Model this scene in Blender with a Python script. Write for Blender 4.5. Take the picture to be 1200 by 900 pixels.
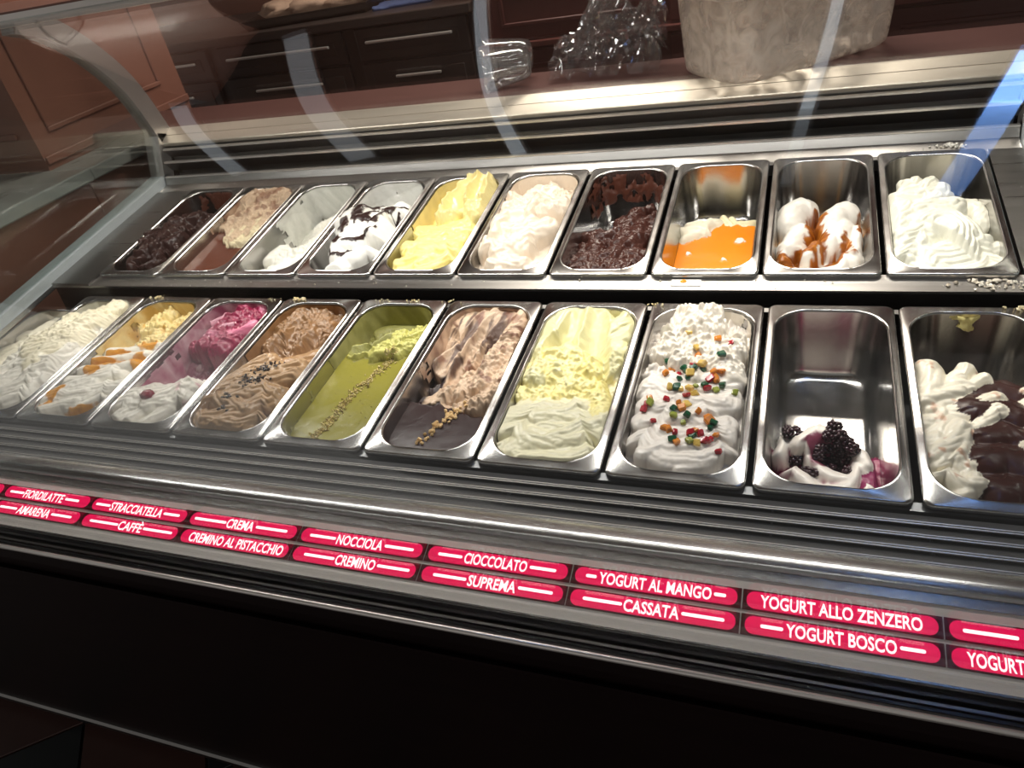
import bpy, bmesh, math, random
import numpy as np
from mathutils import Matrix, Vector, Euler

# ------------------------------------------------------------------ reset
for o in list(bpy.data.objects):
    bpy.data.objects.remove(o, do_unlink=True)
scene = bpy.context.scene
col = scene.collection

# ------------------------------------------------------------------ camera
RW = ((0.9354569, -0.0510792, 0.3497303),
      (0.3113374, 0.5874658, -0.7469625),
      (-0.1673003, 0.8076353, 0.5654518))
CW = (1.5781384, -0.6389084, 1.5638051)
cd = bpy.data.cameras.new('camera')
cam = bpy.data.objects.new('camera', cd)
col.objects.link(cam)
cd.sensor_width = 36.0
cd.lens = 862.32 * 36.0 / 1200.0
cd.clip_start = 0.02
m = Matrix.Identity(4)
for i in range(3):
    for j in range(3):
        m[i][j] = RW[i][j]
    m[i][3] = CW[i]
cam.matrix_world = m
scene.camera = cam

# ------------------------------------------------------------------ world, lights, exposure
w = bpy.data.worlds.new('world')
scene.world = w
w.use_nodes = True
bgn = w.node_tree.nodes['Background']
bgn.inputs[0].default_value = (1.0, 0.95, 0.90, 1)
bgn.inputs[1].default_value = 0.25

def area(name, loc, rot, sx, sy, power, color=(1, 1, 1)):
    ld = bpy.data.lights.new(name, 'AREA')
    ld.shape = 'RECTANGLE'; ld.size = sx; ld.size_y = sy
    ld.energy = power; ld.color = color
    o = bpy.data.objects.new(name, ld)
    o.location = loc; o.rotation_euler = rot
    col.objects.link(o)
    return o
# the lamp under the canopy of the case, and the ceiling lamps of the shop
area('canopy_lamp_offscreen', (0.95, 0.38, 1.4915), (0, 0, 0), 1.86, 0.05, 9.4, (1.0, 0.965, 0.91))
area('ceiling_lamp_staff_offscreen', (1.15, 1.74, 2.71), (0, 0, 0), 1.4, 0.20, 54.0, (1.0, 0.90, 0.78))

vs = scene.view_settings
vs.view_transform = 'Standard'
vs.look = 'None'
vs.exposure = 0.0
vs.gamma = 1.0
vs.use_curve_mapping = False

# ------------------------------------------------------------------ helpers
R = math.radians
def lin(c):
    c = c / 255.0
    return c / 12.92 if c <= 0.04045 else ((c + 0.055) / 1.055) ** 2.4
def L3(r, g, b):
    return (lin(r), lin(g), lin(b))

def tag(o, label=None, cat=None, group=None, kind=None):
    if label: o['label'] = label
    if cat: o['category'] = cat
    if group: o['group'] = group
    if kind: o['kind'] = kind
    return o

def empty(name, loc=(0, 0, 0), rot=(0, 0, 0)):
    o = bpy.data.objects.new(name, None)
    o.empty_display_size = 0.05
    o.location = loc; o.rotation_euler = rot
    col.objects.link(o)
    return o

def link(name, me, mat, parent=None, loc=None, rot=None, smooth=False):
    o = bpy.data.objects.new(name, me)
    col.objects.link(o)
    if mat is not None and len(me.materials) == 0:
        me.materials.append(mat)
    if parent is not None: o.parent = parent
    if loc is not None: o.location = loc
    if rot is not None: o.rotation_euler = rot
    if smooth:
        me.polygons.foreach_set('use_smooth', [True] * len(me.polygons))
    return o

def mesh_py(name, v, f):
    me = bpy.data.meshes.new(name)
    me.from_pydata([tuple(p) for p in v], [], f)
    me.update()
    return me

def bm_mesh(name, bm):
    me = bpy.data.meshes.new(name)
    bmesh.ops.recalc_face_normals(bm, faces=bm.faces)
    bm.to_mesh(me); bm.free()
    return me

def box_me(name, x0, x1, y0, y1, z0, z1, bev=0.0, seg=2):
    bm = bmesh.new()
    bmesh.ops.create_cube(bm, size=1.0)
    for v in bm.verts:
        v.co = Vector(((x0 + x1) / 2 + v.co.x * (x1 - x0), (y0 + y1) / 2 + v.co.y * (y1 - y0), (z0 + z1) / 2 + v.co.z * (z1 - z0)))
    if bev > 0:
        bmesh.ops.bevel(bm, geom=list(bm.edges), offset=bev, segments=seg, affect='EDGES', profile=0.5)
    return bm_mesh(name, bm)

def box(name, x0, x1, y0, y1, z0, z1, mat, parent=None, bev=0.0, seg=2):
    return link(name, box_me(name, x0, x1, y0, y1, z0, z1, bev, seg), mat, parent)

def extrude(name, prof, x0, x1, mat, parent=None, closed=True, smooth=False):
    """A closed (y, z) profile pulled along x."""
    n = len(prof)
    v = [(x0, y, z) for y, z in prof] + [(x1, y, z) for y, z in prof]
    f = []
    for i in range(n if closed else n - 1):
        j = (i + 1) % n
        f.append((i, j, n + j, n + i))
    if closed:
        f.append(tuple(range(n))[::-1]); f.append(tuple(range(n, 2 * n)))
    me = mesh_py(name, v, f)
    bm = bmesh.new(); bm.from_mesh(me)
    bmesh.ops.recalc_face_normals(bm, faces=bm.faces); bm.to_mesh(me); bm.free()
    return link(name, me, mat, parent, smooth=smooth)

def ribbon(name, path, th, x0, x1, mat, parent=None, smooth=True):
    """A (y, z) path thickened by th and pulled along x: curved glass, bent bands."""
    p = [Vector((a, b)) for a, b in path]
    nrm = []
    for i in range(len(p)):
        d = (p[min(i + 1, len(p) - 1)] - p[max(i - 1, 0)]).normalized()
        nrm.append(Vector((-d.y, d.x)))
    out = [q + n * th / 2 for q, n in zip(p, nrm)]
    inn = [q - n * th / 2 for q, n in zip(p, nrm)]
    prof = [(q.x, q.y) for q in out] + [(q.x, q.y) for q in reversed(inn)]
    o = extrude(name, prof, x0, x1, mat, parent)
    if smooth:
        me = o.data
        me.polygons.foreach_set('use_smooth', [len(pl.vertices) == 4 for pl in me.polygons])
        if hasattr(me, 'set_sharp_from_angle'): me.set_sharp_from_angle(angle=R(35))
    return o

def catmull(pts, n=10):
    P = [np.array(p, float) for p in pts]
    P = [2 * P[0] - P[1]] + P + [2 * P[-1] - P[-2]]
    out = []
    for i in range(1, len(P) - 2):
        for k in range(n):
            t = k / n
            out.append(0.5 * ((2 * P[i]) + (-P[i-1] + P[i+1]) * t + (2*P[i-1] - 5*P[i] + 4*P[i+1] - P[i+2]) * t*t + (-P[i-1] + 3*P[i] - 3*P[i+1] + P[i+2]) * t**3))
    out.append(P[-2])
    return [tuple(p) for p in out]

# ------------------------------------------------------------------ materials
def new_mat(name):
    mt = bpy.data.materials.new(name)
    mt.use_nodes = True
    return mt, mt.node_tree, mt.node_tree.nodes['Principled BSDF']

def pmat(name, c, rough=0.5, metal=0.0, noise=0.0, nscale=(20, 20, 20), bump=0.0, bscale=None, coat=0.0, rvar=0.0, spec=0.5, emit=None, estr=0.0, sss=0.0, detail=4):
    mt, nt, b = new_mat(name)
    b.inputs['Base Color'].default_value = (*c, 1)
    b.inputs['Roughness'].default_value = rough
    b.inputs['Metallic'].default_value = metal
    b.inputs['Specular IOR Level'].default_value = spec
    b.inputs['Coat Weight'].default_value = coat
    if coat: b.inputs['Coat Roughness'].default_value = 0.06
    if sss:
        b.inputs['Subsurface Weight'].default_value = sss
        b.inputs['Subsurface Radius'].default_value = (0.008, 0.006, 0.004)
        b.inputs['Subsurface Scale'].default_value = 1.0
    if emit:
        b.inputs['Emission Color'].default_value = (*emit, 1)
        b.inputs['Emission Strength'].default_value = estr
    if noise or bump or rvar:
        tc = nt.nodes.new('ShaderNodeTexCoord')
        mp = nt.nodes.new('ShaderNodeMapping'); mp.inputs['Scale'].default_value = nscale
        nz = nt.nodes.new('ShaderNodeTexNoise'); nz.inputs['Scale'].default_value = 1.0; nz.inputs['Detail'].default_value = detail
        nt.links.new(tc.outputs['Object'], mp.inputs['Vector']); nt.links.new(mp.outputs[0], nz.inputs['Vector'])
        if noise:
            mx = nt.nodes.new('ShaderNodeMix'); mx.data_type = 'RGBA'
            mx.inputs['A'].default_value = (*[max(0, k * (1 - noise)) for k in c], 1)
            mx.inputs['B'].default_value = (*[min(1, k * (1 + noise)) for k in c], 1)
            nt.links.new(nz.outputs['Fac'], mx.inputs['Factor']); nt.links.new(mx.outputs['Result'], b.inputs['Base Color'])
        if rvar:
            mr = nt.nodes.new('ShaderNodeMapRange')
            mr.inputs['To Min'].default_value = max(0.02, rough - rvar); mr.inputs['To Max'].default_value = min(1, rough + rvar)
            nt.links.new(nz.outputs['Fac'], mr.inputs['Value']); nt.links.new(mr.outputs['Result'], b.inputs['Roughness'])
        if bump:
            src = nz
            if bscale:
                mp2 = nt.nodes.new('ShaderNodeMapping'); mp2.inputs['Scale'].default_value = bscale
                src = nt.nodes.new('ShaderNodeTexNoise'); src.inputs['Scale'].default_value = 1.0; src.inputs['Detail'].default_value = detail
                nt.links.new(tc.outputs['Object'], mp2.inputs['Vector']); nt.links.new(mp2.outputs[0], src.inputs['Vector'])
            bp = nt.nodes.new('ShaderNodeBump'); bp.inputs['Strength'].default_value = bump; bp.inputs['Distance'].default_value = 0.002
            nt.links.new(src.outputs['Fac'], bp.inputs['Height']); nt.links.new(bp.outputs[0], b.inputs['Normal'])
    return mt

def attr_mat(name, rough, coat=0.0, bump=0.25, bscale=260, sss=0.0, spec=0.5, metal=0.0):
    mt, nt, b = new_mat(name)
    at = nt.nodes.new('ShaderNodeAttribute'); at.attribute_name = 'Col'
    nt.links.new(at.outputs['Color'], b.inputs['Base Color'])
    b.inputs['Roughness'].default_value = rough
    b.inputs['Specular IOR Level'].default_value = spec
    b.inputs['Coat Weight'].default_value = coat
    b.inputs['Coat Roughness'].default_value = 0.08
    if sss:
        b.inputs['Subsurface Weight'].default_value = sss
        b.inputs['Subsurface Radius'].default_value = (0.006, 0.005, 0.0035)
        b.inputs['Subsurface Scale'].default_value = 1.0
    tc = nt.nodes.new('ShaderNodeTexCoord')
    nz = nt.nodes.new('ShaderNodeTexNoise'); nz.inputs['Scale'].default_value = bscale; nz.inputs['Detail'].default_value = 5
    nt.links.new(tc.outputs['Object'], nz.inputs['Vector'])
    bp = nt.nodes.new('ShaderNodeBump'); bp.inputs['Strength'].default_value = bump; bp.inputs['Distance'].default_value = 0.0015
    nt.links.new(nz.outputs['Fac'], bp.inputs['Height']); nt.links.new(bp.outputs[0], b.inputs['Normal'])
    return mt

def glass_mat(name, tint, f0, fmax, rough=0.0, haze=0.0):
    """Thin clear pane: see-through, with a mirror sheen that grows towards grazing."""
    mt = bpy.data.materials.new(name); mt.use_nodes = True
    nt = mt.node_tree; nt.nodes.clear()
    out = nt.nodes.new('ShaderNodeOutputMaterial')
    tr = nt.nodes.new('ShaderNodeBsdfTransparent'); tr.inputs[0].default_value = (*tint, 1)
    gl = nt.nodes.new('ShaderNodeBsdfGlossy'); gl.inputs['Roughness'].default_value = rough
    lw = nt.nodes.new('ShaderNodeFresnel'); lw.inputs[0].default_value = 1.5
    mr = nt.nodes.new('ShaderNodeMapRange')
    mr.inputs['From Min'].default_value = 0.04; mr.inputs['From Max'].default_value = 1.0
    mr.inputs['To Min'].default_value = f0; mr.inputs['To Max'].default_value = fmax
    mx = nt.nodes.new('ShaderNodeMixShader')
    nt.links.new(lw.outputs[0], mr.inputs['Value']); nt.links.new(mr.outputs[0], mx.inputs[0])
    nt.links.new(tr.outputs[0], mx.inputs[1]); nt.links.new(gl.outputs[0], mx.inputs[2])
    last = mx
    if haze:
        df = nt.nodes.new('ShaderNodeBsdfDiffuse'); df.inputs[0].default_value = (0.8, 0.8, 0.8, 1)
        m2 = nt.nodes.new('ShaderNodeMixShader'); m2.inputs[0].default_value = haze
        nt.links.new(mx.outputs[0], m2.inputs[1]); nt.links.new(df.outputs[0], m2.inputs[2]); last = m2
    nt.links.new(last.outputs[0], out.inputs[0])
    return mt

M = {}
M['steel'] = pmat('brushed_steel', (0.56, 0.56, 0.56), 0.26, 1.0, 0.04, (6, 160, 160), 0.02, None, rvar=0.03)
M['pan'] = pmat('pan_steel', (0.50, 0.49, 0.48), 0.21, 1.0, 0.10, (30, 30, 30), 0.04, (140, 9, 140), rvar=0.08)
M['ledge'] = pmat('ledge_steel', (0.66, 0.60, 0.51), 0.36, 0.6, 0.12, (4, 60, 60), 0.05, rvar=0.08)
M['mid_steel'] = pmat('mid_steel', (0.34, 0.33, 0.32), 0.33, 1.0, 0.15, (5, 120, 120), 0.05, rvar=0.08)
M['dark_steel'] = pmat('dark_steel', (0.24, 0.235, 0.23), 0.30, 1.0, 0.15, (5, 120, 120), 0.05, rvar=0.08)
M['slat'] = pmat('grille_plastic', (0.11, 0.112, 0.115), 0.28, 0.6, 0.2, (4, 60, 60))
M['black'] = pmat('black_plastic', (0.012, 0.012, 0.013), 0.25, 0.0, 0.2, (10, 50, 50))
M['well'] = pmat('dark_well', (0.012, 0.012, 0.012), 0.6, 0.0, 0.2)
M['alu'] = pmat('frame_aluminium', (0.50, 0.48, 0.46), 0.42, 0.85, 0.06, (20, 20, 20))
M['seal'] = pmat('glass_seal', (0.42, 0.47, 0.49), 0.35, 0.2, 0.06)
M['panel'] = pmat('dark_lacquered_wood', (0.010, 0.0045, 0.0045), 0.42, 0.0, 0.35, (3, 14, 40), spec=0.3)
M['chrome'] = pmat('chrome', (0.75, 0.74, 0.72), 0.12, 1.0, 0.05)
M['trim'] = pmat('satin_trim', (0.80, 0.76, 0.72), 0.34, 0.75, 0.05)
M['wood'] = pmat('sapele_wood', L3(132, 88, 74), 0.42, 0.0, 0.22, (7, 7, 1.5), 0.03, coat=0.15)
M['worktop'] = pmat('brown_worktop', L3(98, 66, 62), 0.40, 0.0, 0.25, (3, 30, 30), coat=0.1)
M['espresso'] = pmat('espresso_cabinet', L3(70, 60, 57), 0.35, 0.0, 0.2, (3, 12, 12), coat=0.1)
M['redwood'] = pmat('reddish_cabinet', L3(88, 48, 44), 0.40, 0.0, 0.2, (3, 12, 12), coat=0.1)
M['plaster'] = pmat('ceiling_plaster', L3(120, 104, 92), 0.8, 0.0, 0.1)
M['marble'] = pmat('grey_marble', L3(150, 150, 146), 0.30, 0.0, 0.35, (14, 6, 14), rvar=0.1)
M['tile_a'] = pmat('brown_floor_tile', L3(70, 44, 38), 0.45, 0.0, 0.25, (9, 9, 9))
M['tile_b'] = pmat('dark_floor_tile', L3(24, 30, 32), 0.45, 0.0, 0.25, (9, 9, 9))
M['grout'] = pmat('grout', L3(52, 44, 40), 0.8, 0.0, 0.2)
M['strip'] = pmat('label_strip', L3(226, 220, 214), 0.42, 0.1, 0.08, (5, 60, 60))
M['plate'] = pmat('label_plate', L3(84, 10, 22), 0.25, 0.0, 0.1)
M['pill'] = pmat('label_red', L3(214, 16, 70), 0.25, 0.0, 0.05, emit=L3(234, 18, 84), estr=1.0)
M['letters'] = pmat('label_white', (0.9, 0.9, 0.9), 0.4, emit=(1.0, 0.93, 0.95), estr=1.5)
M['card'] = pmat('white_card', (0.8, 0.79, 0.76), 0.5, noise=0.05)
M['glass'] = glass_mat('curved_glass', (0.965, 0.975, 0.97), 0.020, 0.35)
M['end_glass'] = glass_mat('end_glass', (0.90, 0.93, 0.92), 0.022, 0.35)
M['film'] = glass_mat('clear_film', (0.97, 0.97, 0.97), 0.16, 0.9, rough=0.08, haze=0.03)
M['lamp'] = pmat('lamp_tube', (0.9, 0.9, 0.9), 0.4, emit=(1, 0.97, 0.92), estr=3.0)
M['gel'] = attr_mat('gelato', 0.33, 0.20, 0.14, 200)
M['crumbly'] = attr_mat('crumbly_gelato', 0.45, 0.05, 0.5, 300)
M['sauce'] = attr_mat('glossy_sauce', 0.27, 0.06, 0.08, 150, spec=0.26)
M['bits'] = attr_mat('toppings', 0.35, 0.2, 0.15, 500)
M['candy'] = [pmat('candied_' + n, c, 0.22, 0.0, 0.2, (300, 300, 300), coat=0.4) for n, c in
              (('orange', L3(214, 130, 44)), ('green', L3(16, 78, 48)), ('red', L3(170, 24, 40)), ('yellow', L3(222, 186, 96)), ('pale_green', L3(150, 160, 70)))]
M['berry'] = pmat('dark_berry', L3(48, 12, 26), 0.25, 0.0, 0.4, (250, 250, 250), coat=0.4)
M['cherry'] = pmat('sour_cherry', L3(132, 8, 44), 0.15, 0.0, 0.3, (150, 150, 150), coat=0.6)
M['nut'] = pmat('chopped_hazelnut', L3(226, 190, 134), 0.5, 0.0, 0.2, (300, 300, 300))
M['bread'] = pmat('pale_bread', L3(205, 172, 150), 0.7, 0.0, 0.25, (40, 40, 40), 0.4)
M['bluecloth'] = pmat('blue_cloth', L3(96, 112, 160), 0.8, 0.0, 0.15, (60, 60, 60), 0.3)

# ------------------------------------------------------------------ noise
def perlin(x, y, seed=0):
    xi = np.floor(x).astype(np.int64); yi = np.floor(y).astype(np.int64)
    xf = x - xi; yf = y - yi
    def g(ix, iy, dx, dy):
        hh = (ix * 374761393 + iy * 668265263 + seed * 974634777) & 0xffffffff
        hh = ((hh ^ (hh >> 13)) * 1274126177) & 0xffffffff
        hh = hh ^ (hh >> 16)
        a = (hh & 65535) / 65536.0 * 2 * np.pi
        return np.cos(a) * dx + np.sin(a) * dy
    u = xf * xf * xf * (xf * (xf * 6 - 15) + 10); v = yf * yf * yf * (yf * (yf * 6 - 15) + 10)
    a = g(xi, yi, xf, yf); b = g(xi + 1, yi, xf - 1, yf); c = g(xi, yi + 1, xf, yf - 1); d = g(xi + 1, yi + 1, xf - 1, yf - 1)
    return 1.4 * ((a * (1 - u) + b * u) * (1 - v) + (c * (1 - u) + d * u) * v)
def fbm(x, y, seed=0, octv=4, gain=0.5):
    s = 0; a = 1; t = 0
    for k in range(octv):
        s = s + a * perlin(x * 2 ** k, y * 2 ** k, seed + 17 * k); t += a; a *= gain
    return s / t
def sstep(a, b, x):
    t = np.clip((x - a) / (b - a), 0, 1)
    return t * t * (3 - 2 * t)

# ------------------------------------------------------------------ case geometry numbers
PITCH = 0.1715
TF = R(5.0)            # front row leans towards the shop by 5 degrees
TB = R(5.0 + 2.81)     # back row a little more
H0 = 0.95
def front_pt(x, y, z): # row coordinates -> world
    return Vector((x, y * math.cos(TF) - z * math.sin(TF), H0 + y * math.sin(TF) + z * math.cos(TF)))
B_ORG = front_pt(-0.0127, 0.4178, 0.0149)
def back_pt(x, y, z):
    return B_ORG + Vector((x, y * math.cos(TB) - z * math.sin(TB), y * math.sin(TB) + z * math.cos(TB)))
X0, X1 = 0.050, 1.925     # inner faces of the case ends

# ------------------------------------------------------------------ the setting: floor, walls
floor = box('floor', -2.2, 4.0, -2.2, 4.0, -0.06, -0.006, M['grout'])
tag(floor, kind='structure')
ts = 0.30
tile_me = {}
for k in 'ab':
    tile_me[k] = box_me('floor_tile', -ts / 2 + 0.003, ts / 2 - 0.003, -ts / 2 + 0.003, ts / 2 - 0.003, -0.010, 0.0, 0.0015, 1)
    tile_me[k].materials.append(M['tile_' + k])
for i in range(-6, 7):
    for j in range(-6, 7):
        cx = -0.06 + (i * math.cos(R(40)) - j * math.sin(R(40))) * ts
        cy = -0.30 + (i * math.sin(R(40)) + j * math.cos(R(40))) * ts
        if -1.1 < cx < 2.4 and -1.0 < cy < 0.1:
            o = bpy.data.objects.new('floor_tile', tile_me['b' if (i + j) % 2 == 0 else 'a'])
            col.objects.link(o); o.location = (cx, cy, 0); o.rotation_euler = (0, 0, R(40)); o.parent = floor

wl = box('wall_left', -1.10, -0.24, 0.74, 1.31, 0.0, 2.6, M['wood'])
tag(wl, kind='structure')
def moulding(parent, x, y0, y1, z0, z1, t=0.012, mat=None):
    for (a, b, c, d) in ((y0, y1, z0, z0 + t), (y0, y1, z1 - t, z1), (y0, y0 + t, z0 + t, z1 - t), (y1 - t, y1, z0 + t, z1 - t)):
        extr = box('panel_moulding', x, x + 0.006, a, b, c, d, mat or M['wood'], parent, 0.002, 1)
moulding(wl, -0.24, 0.79, 1.225, 1.215, 1.95)
box('base_rail', -0.24, -0.232, 0.742, 1.31, 1.145, 1.165, M['wood'], wl, 0.002, 1)
for k in range(2):
    box('panel_moulding', -1.05 + 0.42 * k, -1.05 + 0.42 * k + 0.34, 0.733, 0.74, 1.215, 1.230, M['wood'], wl, 0.002, 1)
wb = box('wall_back', -2.0, 4.0, 2.55, 2.62, 0.0, 2.6, M['wood'])
tag(wb, kind='structure')

cg = box('ceiling', -2.2, 4.0, -2.2, 4.0, 2.72, 2.78, M['plaster'])
tag(cg, kind='structure')
def light_strip(name, x0, y0, x1, y1, w_, colr, st, label, group=None):
    L_ = math.hypot(x1 - x0, y1 - y0); a_ = math.atan2(y1 - y0, x1 - x0)
    t = empty(name, ((x0 + x1) / 2, (y0 + y1) / 2, 2.72), (0, 0, a_))
    tag(t, label, 'lamp', group)
    link('housing', box_me('housing', -L_ / 2 - 0.01, L_ / 2 + 0.01, -w_ / 2 - 0.01, w_ / 2 + 0.01, -0.03, 0.0, 0.003, 1), M['alu'], t)
    link('diffuser', box_me('diffuser', -L_ / 2, L_ / 2, -w_ / 2, w_ / 2, -0.038, -0.028), pmat('strip_light', (0.8, 0.8, 0.8), 0.5, emit=colr, estr=st), t)
light_strip('blue_light_strip_offscreen', 2.06, 0.55, 1.90, -0.36, 0.062, L3(112, 158, 232), 8.0, 'blue ceiling light mirrored in the glass above the yogurt swirl')
for xa, ya, xb, yb, w_, st, nm, wh in ((1.66, 1.15, 1.55, -0.25, 0.03, 0.9, 'tub', 'across the frosted tub'), (0.56, 1.40, 0.86, 0.05, 0.04, 0.65, 'cups', 'beside the clear plastic cups'), (-0.12, 1.25, 0.36, 0.10, 0.09, 0.28, 'drawers', 'across the dark drawers'), (-0.90, 1.62, -0.10, 0.05, 0.06, 0.40, 'wall', 'beside the wooden wall')):
    light_strip('light_strip_' + nm + '_offscreen', xa, ya, xb, yb, w_, (0.80, 0.90, 1.0), st, 'narrow pale ceiling light mirrored in the glass ' + wh, 'ceiling light strips')

# ------------------------------------------------------------------ display case
case = empty('display_case', (0, 0, 0))
tag(case, 'long stainless gelato display case with curved glass front and dark lacquered base', 'display case')
CX0, CX1 = -0.03, 1.955
def profile(name, pr, mat, smooth=False, x0=CX0, x1=CX1, parent=None):
    return extrude(name, pr, x0, x1, mat, parent or case, smooth=smooth)
# dark lower body
profile('front_panel', [(-0.236, 0.917), (-0.098, 0.062), (-0.078, 0.062), (-0.216, 0.917)], M['panel'], x0=-0.95, x1=2.3)
profile('panel_moulding', [(-0.2335, 0.885), (-0.2385, 0.888), (-0.2375, 0.880), (-0.2305, 0.876)], M['panel'], x0=-0.95, x1=2.3)
profile('base_strip', [(-0.0985, 0.062), (-0.104, 0.058), (-0.102, 0.040), (-0.086, 0.038)], M['dark_steel'], x0=-0.95, x1=2.3)
profile('kick_board', [(-0.090, 0.040), (-0.080, 0.040), (-0.070, 0.0), (-0.080, 0.0)], M['panel'], x0=-0.95, x1=2.3)
# front edge: band, bright edge, black glass channel with ribs
profile('edge_band', [(-0.2385, 0.936), (-0.2385, 0.914), (-0.216, 0.914), (-0.216, 0.936)], M['panel'], x0=-0.95, x1=2.3)
profile('edge_trim', [(-0.2375 + 0.0030 * math.cos(R(30 * i)), 0.9365 + 0.0030 * math.sin(R(30 * i))) for i in range(12)], M['trim'], smooth=True)
profile('glass_channel', [(-0.2345, 0.936), (-0.2345, 0.929), (-0.205, 0.925), (-0.205, 0.934)], M['black'])
for k, (yy, zz) in enumerate(((-0.2295, 0.9365), (-0.2245, 0.9375), (-0.2180, 0.9400))):
    profile('channel_rib', [(yy - 0.0016, zz - 0.004), (yy - 0.0014, zz), (yy + 0.0014, zz + 0.0004), (yy + 0.0016, zz - 0.004)], M['black'] if k != 1 else M['dark_steel'])
# label strip
SL = math.atan2(0.0071, 0.0234)
def strip_pt(x, v, n=0.0):
    return Vector((x, -0.17046 + v * math.cos(SL) - n * math.sin(SL), 0.95165 + v * math.sin(SL) + n * math.cos(SL)))
a = [strip_pt(0, v, n) for v, n in ((-0.0395, -0.0010), (0.0425, -0.0010), (0.0425, -0.006), (-0.0395, -0.006))]
profile('label_strip', [(p.y, p.z) for p in a], M['strip'])
a = [strip_pt(0, v, n) for v, n in ((0.0335, -0.0012), (0.0335, 0.0006), (0.0425, 0.0012), (0.0425, -0.0012))]
profile('strip_trim', [(p.y, p.z) for p in a], M['steel'])
a = [strip_pt(0, v, n) for v, n in ((-0.0395, -0.0012), (-0.0395, 0.0010), (-0.0375, 0.0010), (-0.0375, -0.0012))]
profile('strip_trim', [(p.y, p.z) for p in a], M['steel'])
# rounded sill between label strip and grille
sill = catmull([(-0.1300, 0.9620), (-0.1265, 0.9690), (-0.1180, 0.9715), (-0.1050, 0.9690), (-0.0950, 0.9640), (-0.0880, 0.9560), (-0.0860, 0.9450)], 5)
profile('sill', sill + [(-0.092, 0.945), (-0.128, 0.955)], M['steel'], smooth=False)
# air grille in front of the pans
profile('grille_tray', [(-0.088, 0.935), (-0.004, 0.925), (-0.004, 0.915), (-0.088, 0.915)], M['well'])
for k in range(4):
    yy = -0.0150 - 0.0193 * k
    zz = 0.9440 + 0.0014 * k
    profile('grille_slat', [(yy + 0.0085, zz - 0.0050), (yy + 0.0085, zz - 0.0034), (yy - 0.0066, zz + 0.0022), (yy - 0.0098, zz + 0.0024), (yy - 0.0098, zz + 0.0004)], M['slat'])
    for dy in (-0.0066, -0.0098):
        profile('slat_edge', [(yy + dy - 0.0006, zz + 0.0016), (yy + dy - 0.0006, zz + 0.0028), (yy + dy + 0.0004, zz + 0.0031), (yy + dy + 0.0004, zz + 0.0016)], M['trim'])
for k in range(13):
    xx = 0.02 + 0.155 * k
    extrude('grille_pin', [(-0.082, 0.938), (-0.008, 0.935), (-0.008, 0.930), (-0.082, 0.930)], xx - 0.001, xx + 0.001, M['slat'], case)
# support rails for the pans and the dark well
def pan_rails(dz, xa, xb):
    p0 = front_pt(0, 0.005, -0.0086 + dz); p1 = front_pt(0, 0.357, -0.0086 + dz)
    profile('pan_rail', [(p0.y - 0.007, p0.z - 0.0006), (p0.y + 0.005, p0.z + 0.0004), (p0.y + 0.005, p0.z - 0.02), (p0.y - 0.007, p0.z - 0.02)], M['slat'], x0=xa, x1=xb)
    profile('pan_rail', [(p1.y - 0.004, p1.z - 0.0003), (p1.y + 0.006, p1.z + 0.0005), (p1.y + 0.006, p1.z - 0.02), (p1.y - 0.004, p1.z - 0.02)], M['dark_steel'], x0=xa, x1=xb)
pan_rails(0.0, PITCH + 0.0005, X1)
pan_rails(-0.03, -0.004, PITCH - 0.0005)
profile('well', [(-0.014, 0.925), (-0.014, 0.76), (0.83, 0.80), (0.83, 1.03), (0.822, 1.03), (0.822, 0.81), (-0.006, 0.77), (-0.006, 0.925)], M['well'])
# front edge of the rear tier
q0 = back_pt(0, -0.030, -0.0078); q1 = back_pt(0, 0.010, -0.0083); q2 = back_pt(0, -0.030, -0.012)
profile('tier_edge', [(q0.y, q0.z), (q1.y, q1.z), (q1.y, q1.z - 0.006), (q2.y + 0.002, q2.z), (q2.y, q2.z)], M['mid_steel'], x0=X0, x1=X1)
profile('tier_riser', [(q2.y + 0.004, q2.z), (q2.y + 0.010, q2.z), (q2.y + 0.004, 0.90), (q2.y - 0.002, 0.90)], M['black'], x0=X0, x1=X1)  # black face put in for the shadow gap behind the front pans
# rear flange and louvre slats up to the ledge
r0 = back_pt(0, 0.352, -0.0083); r05 = back_pt(0, 0.3635, -0.0083); r1 = back_pt(0, 0.395, -0.002)
profile('rear_flange', [(r0.y, r0.z), (r05.y, r05.z), (r1.y, r1.z), (r1.y + 0.008, r1.z + 0.016), (r1.y + 0.014, r1.z + 0.016), (r1.y + 0.014, r1.z - 0.02), (r0.y, r0.z - 0.02)], M['mid_steel'], x0=X0, x1=X1)
profile('slat_edge', [(r1.y + 0.006, r1.z + 0.0155), (r1.y + 0.006, r1.z + 0.0185), (r1.y + 0.014, r1.z + 0.0185), (r1.y + 0.014, r1.z + 0.0155)], M['trim'], x0=X0, x1=X1)
profile('rear_wall', [(0.862, 1.00), (0.872, 1.146), (0.880, 1.146), (0.872, 1.00)], M['mid_steel'], x0=X0, x1=X1)
for (ya, za, yb, zb) in ((0.848, 1.076, 0.832, 1.101), (0.862, 1.106, 0.846, 1.129)):
    profile('louvre_slat', [(ya, za), (ya + 0.006, za), (yb + 0.020, zb), (yb, zb + 0.002), (yb - 0.001, zb)], M['mid_steel'], x0=X0, x1=X1)
    profile('slat_edge', [(yb - 0.002, zb - 0.001), (yb - 0.002, zb + 0.003), (yb + 0.004, zb + 0.004), (yb + 0.004, zb - 0.001)], M['trim'], x0=X0, x1=X1)
ledge_z = 1.171
profile('ledge', [(0.850, 1.1440), (0.851, 1.1460), (0.8745, 1.1580), (0.8790, 1.1480), (0.8560, 1.1360)], M['ledge'], x0=X0 - 0.004, x1=X1 + 0.02)
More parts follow.
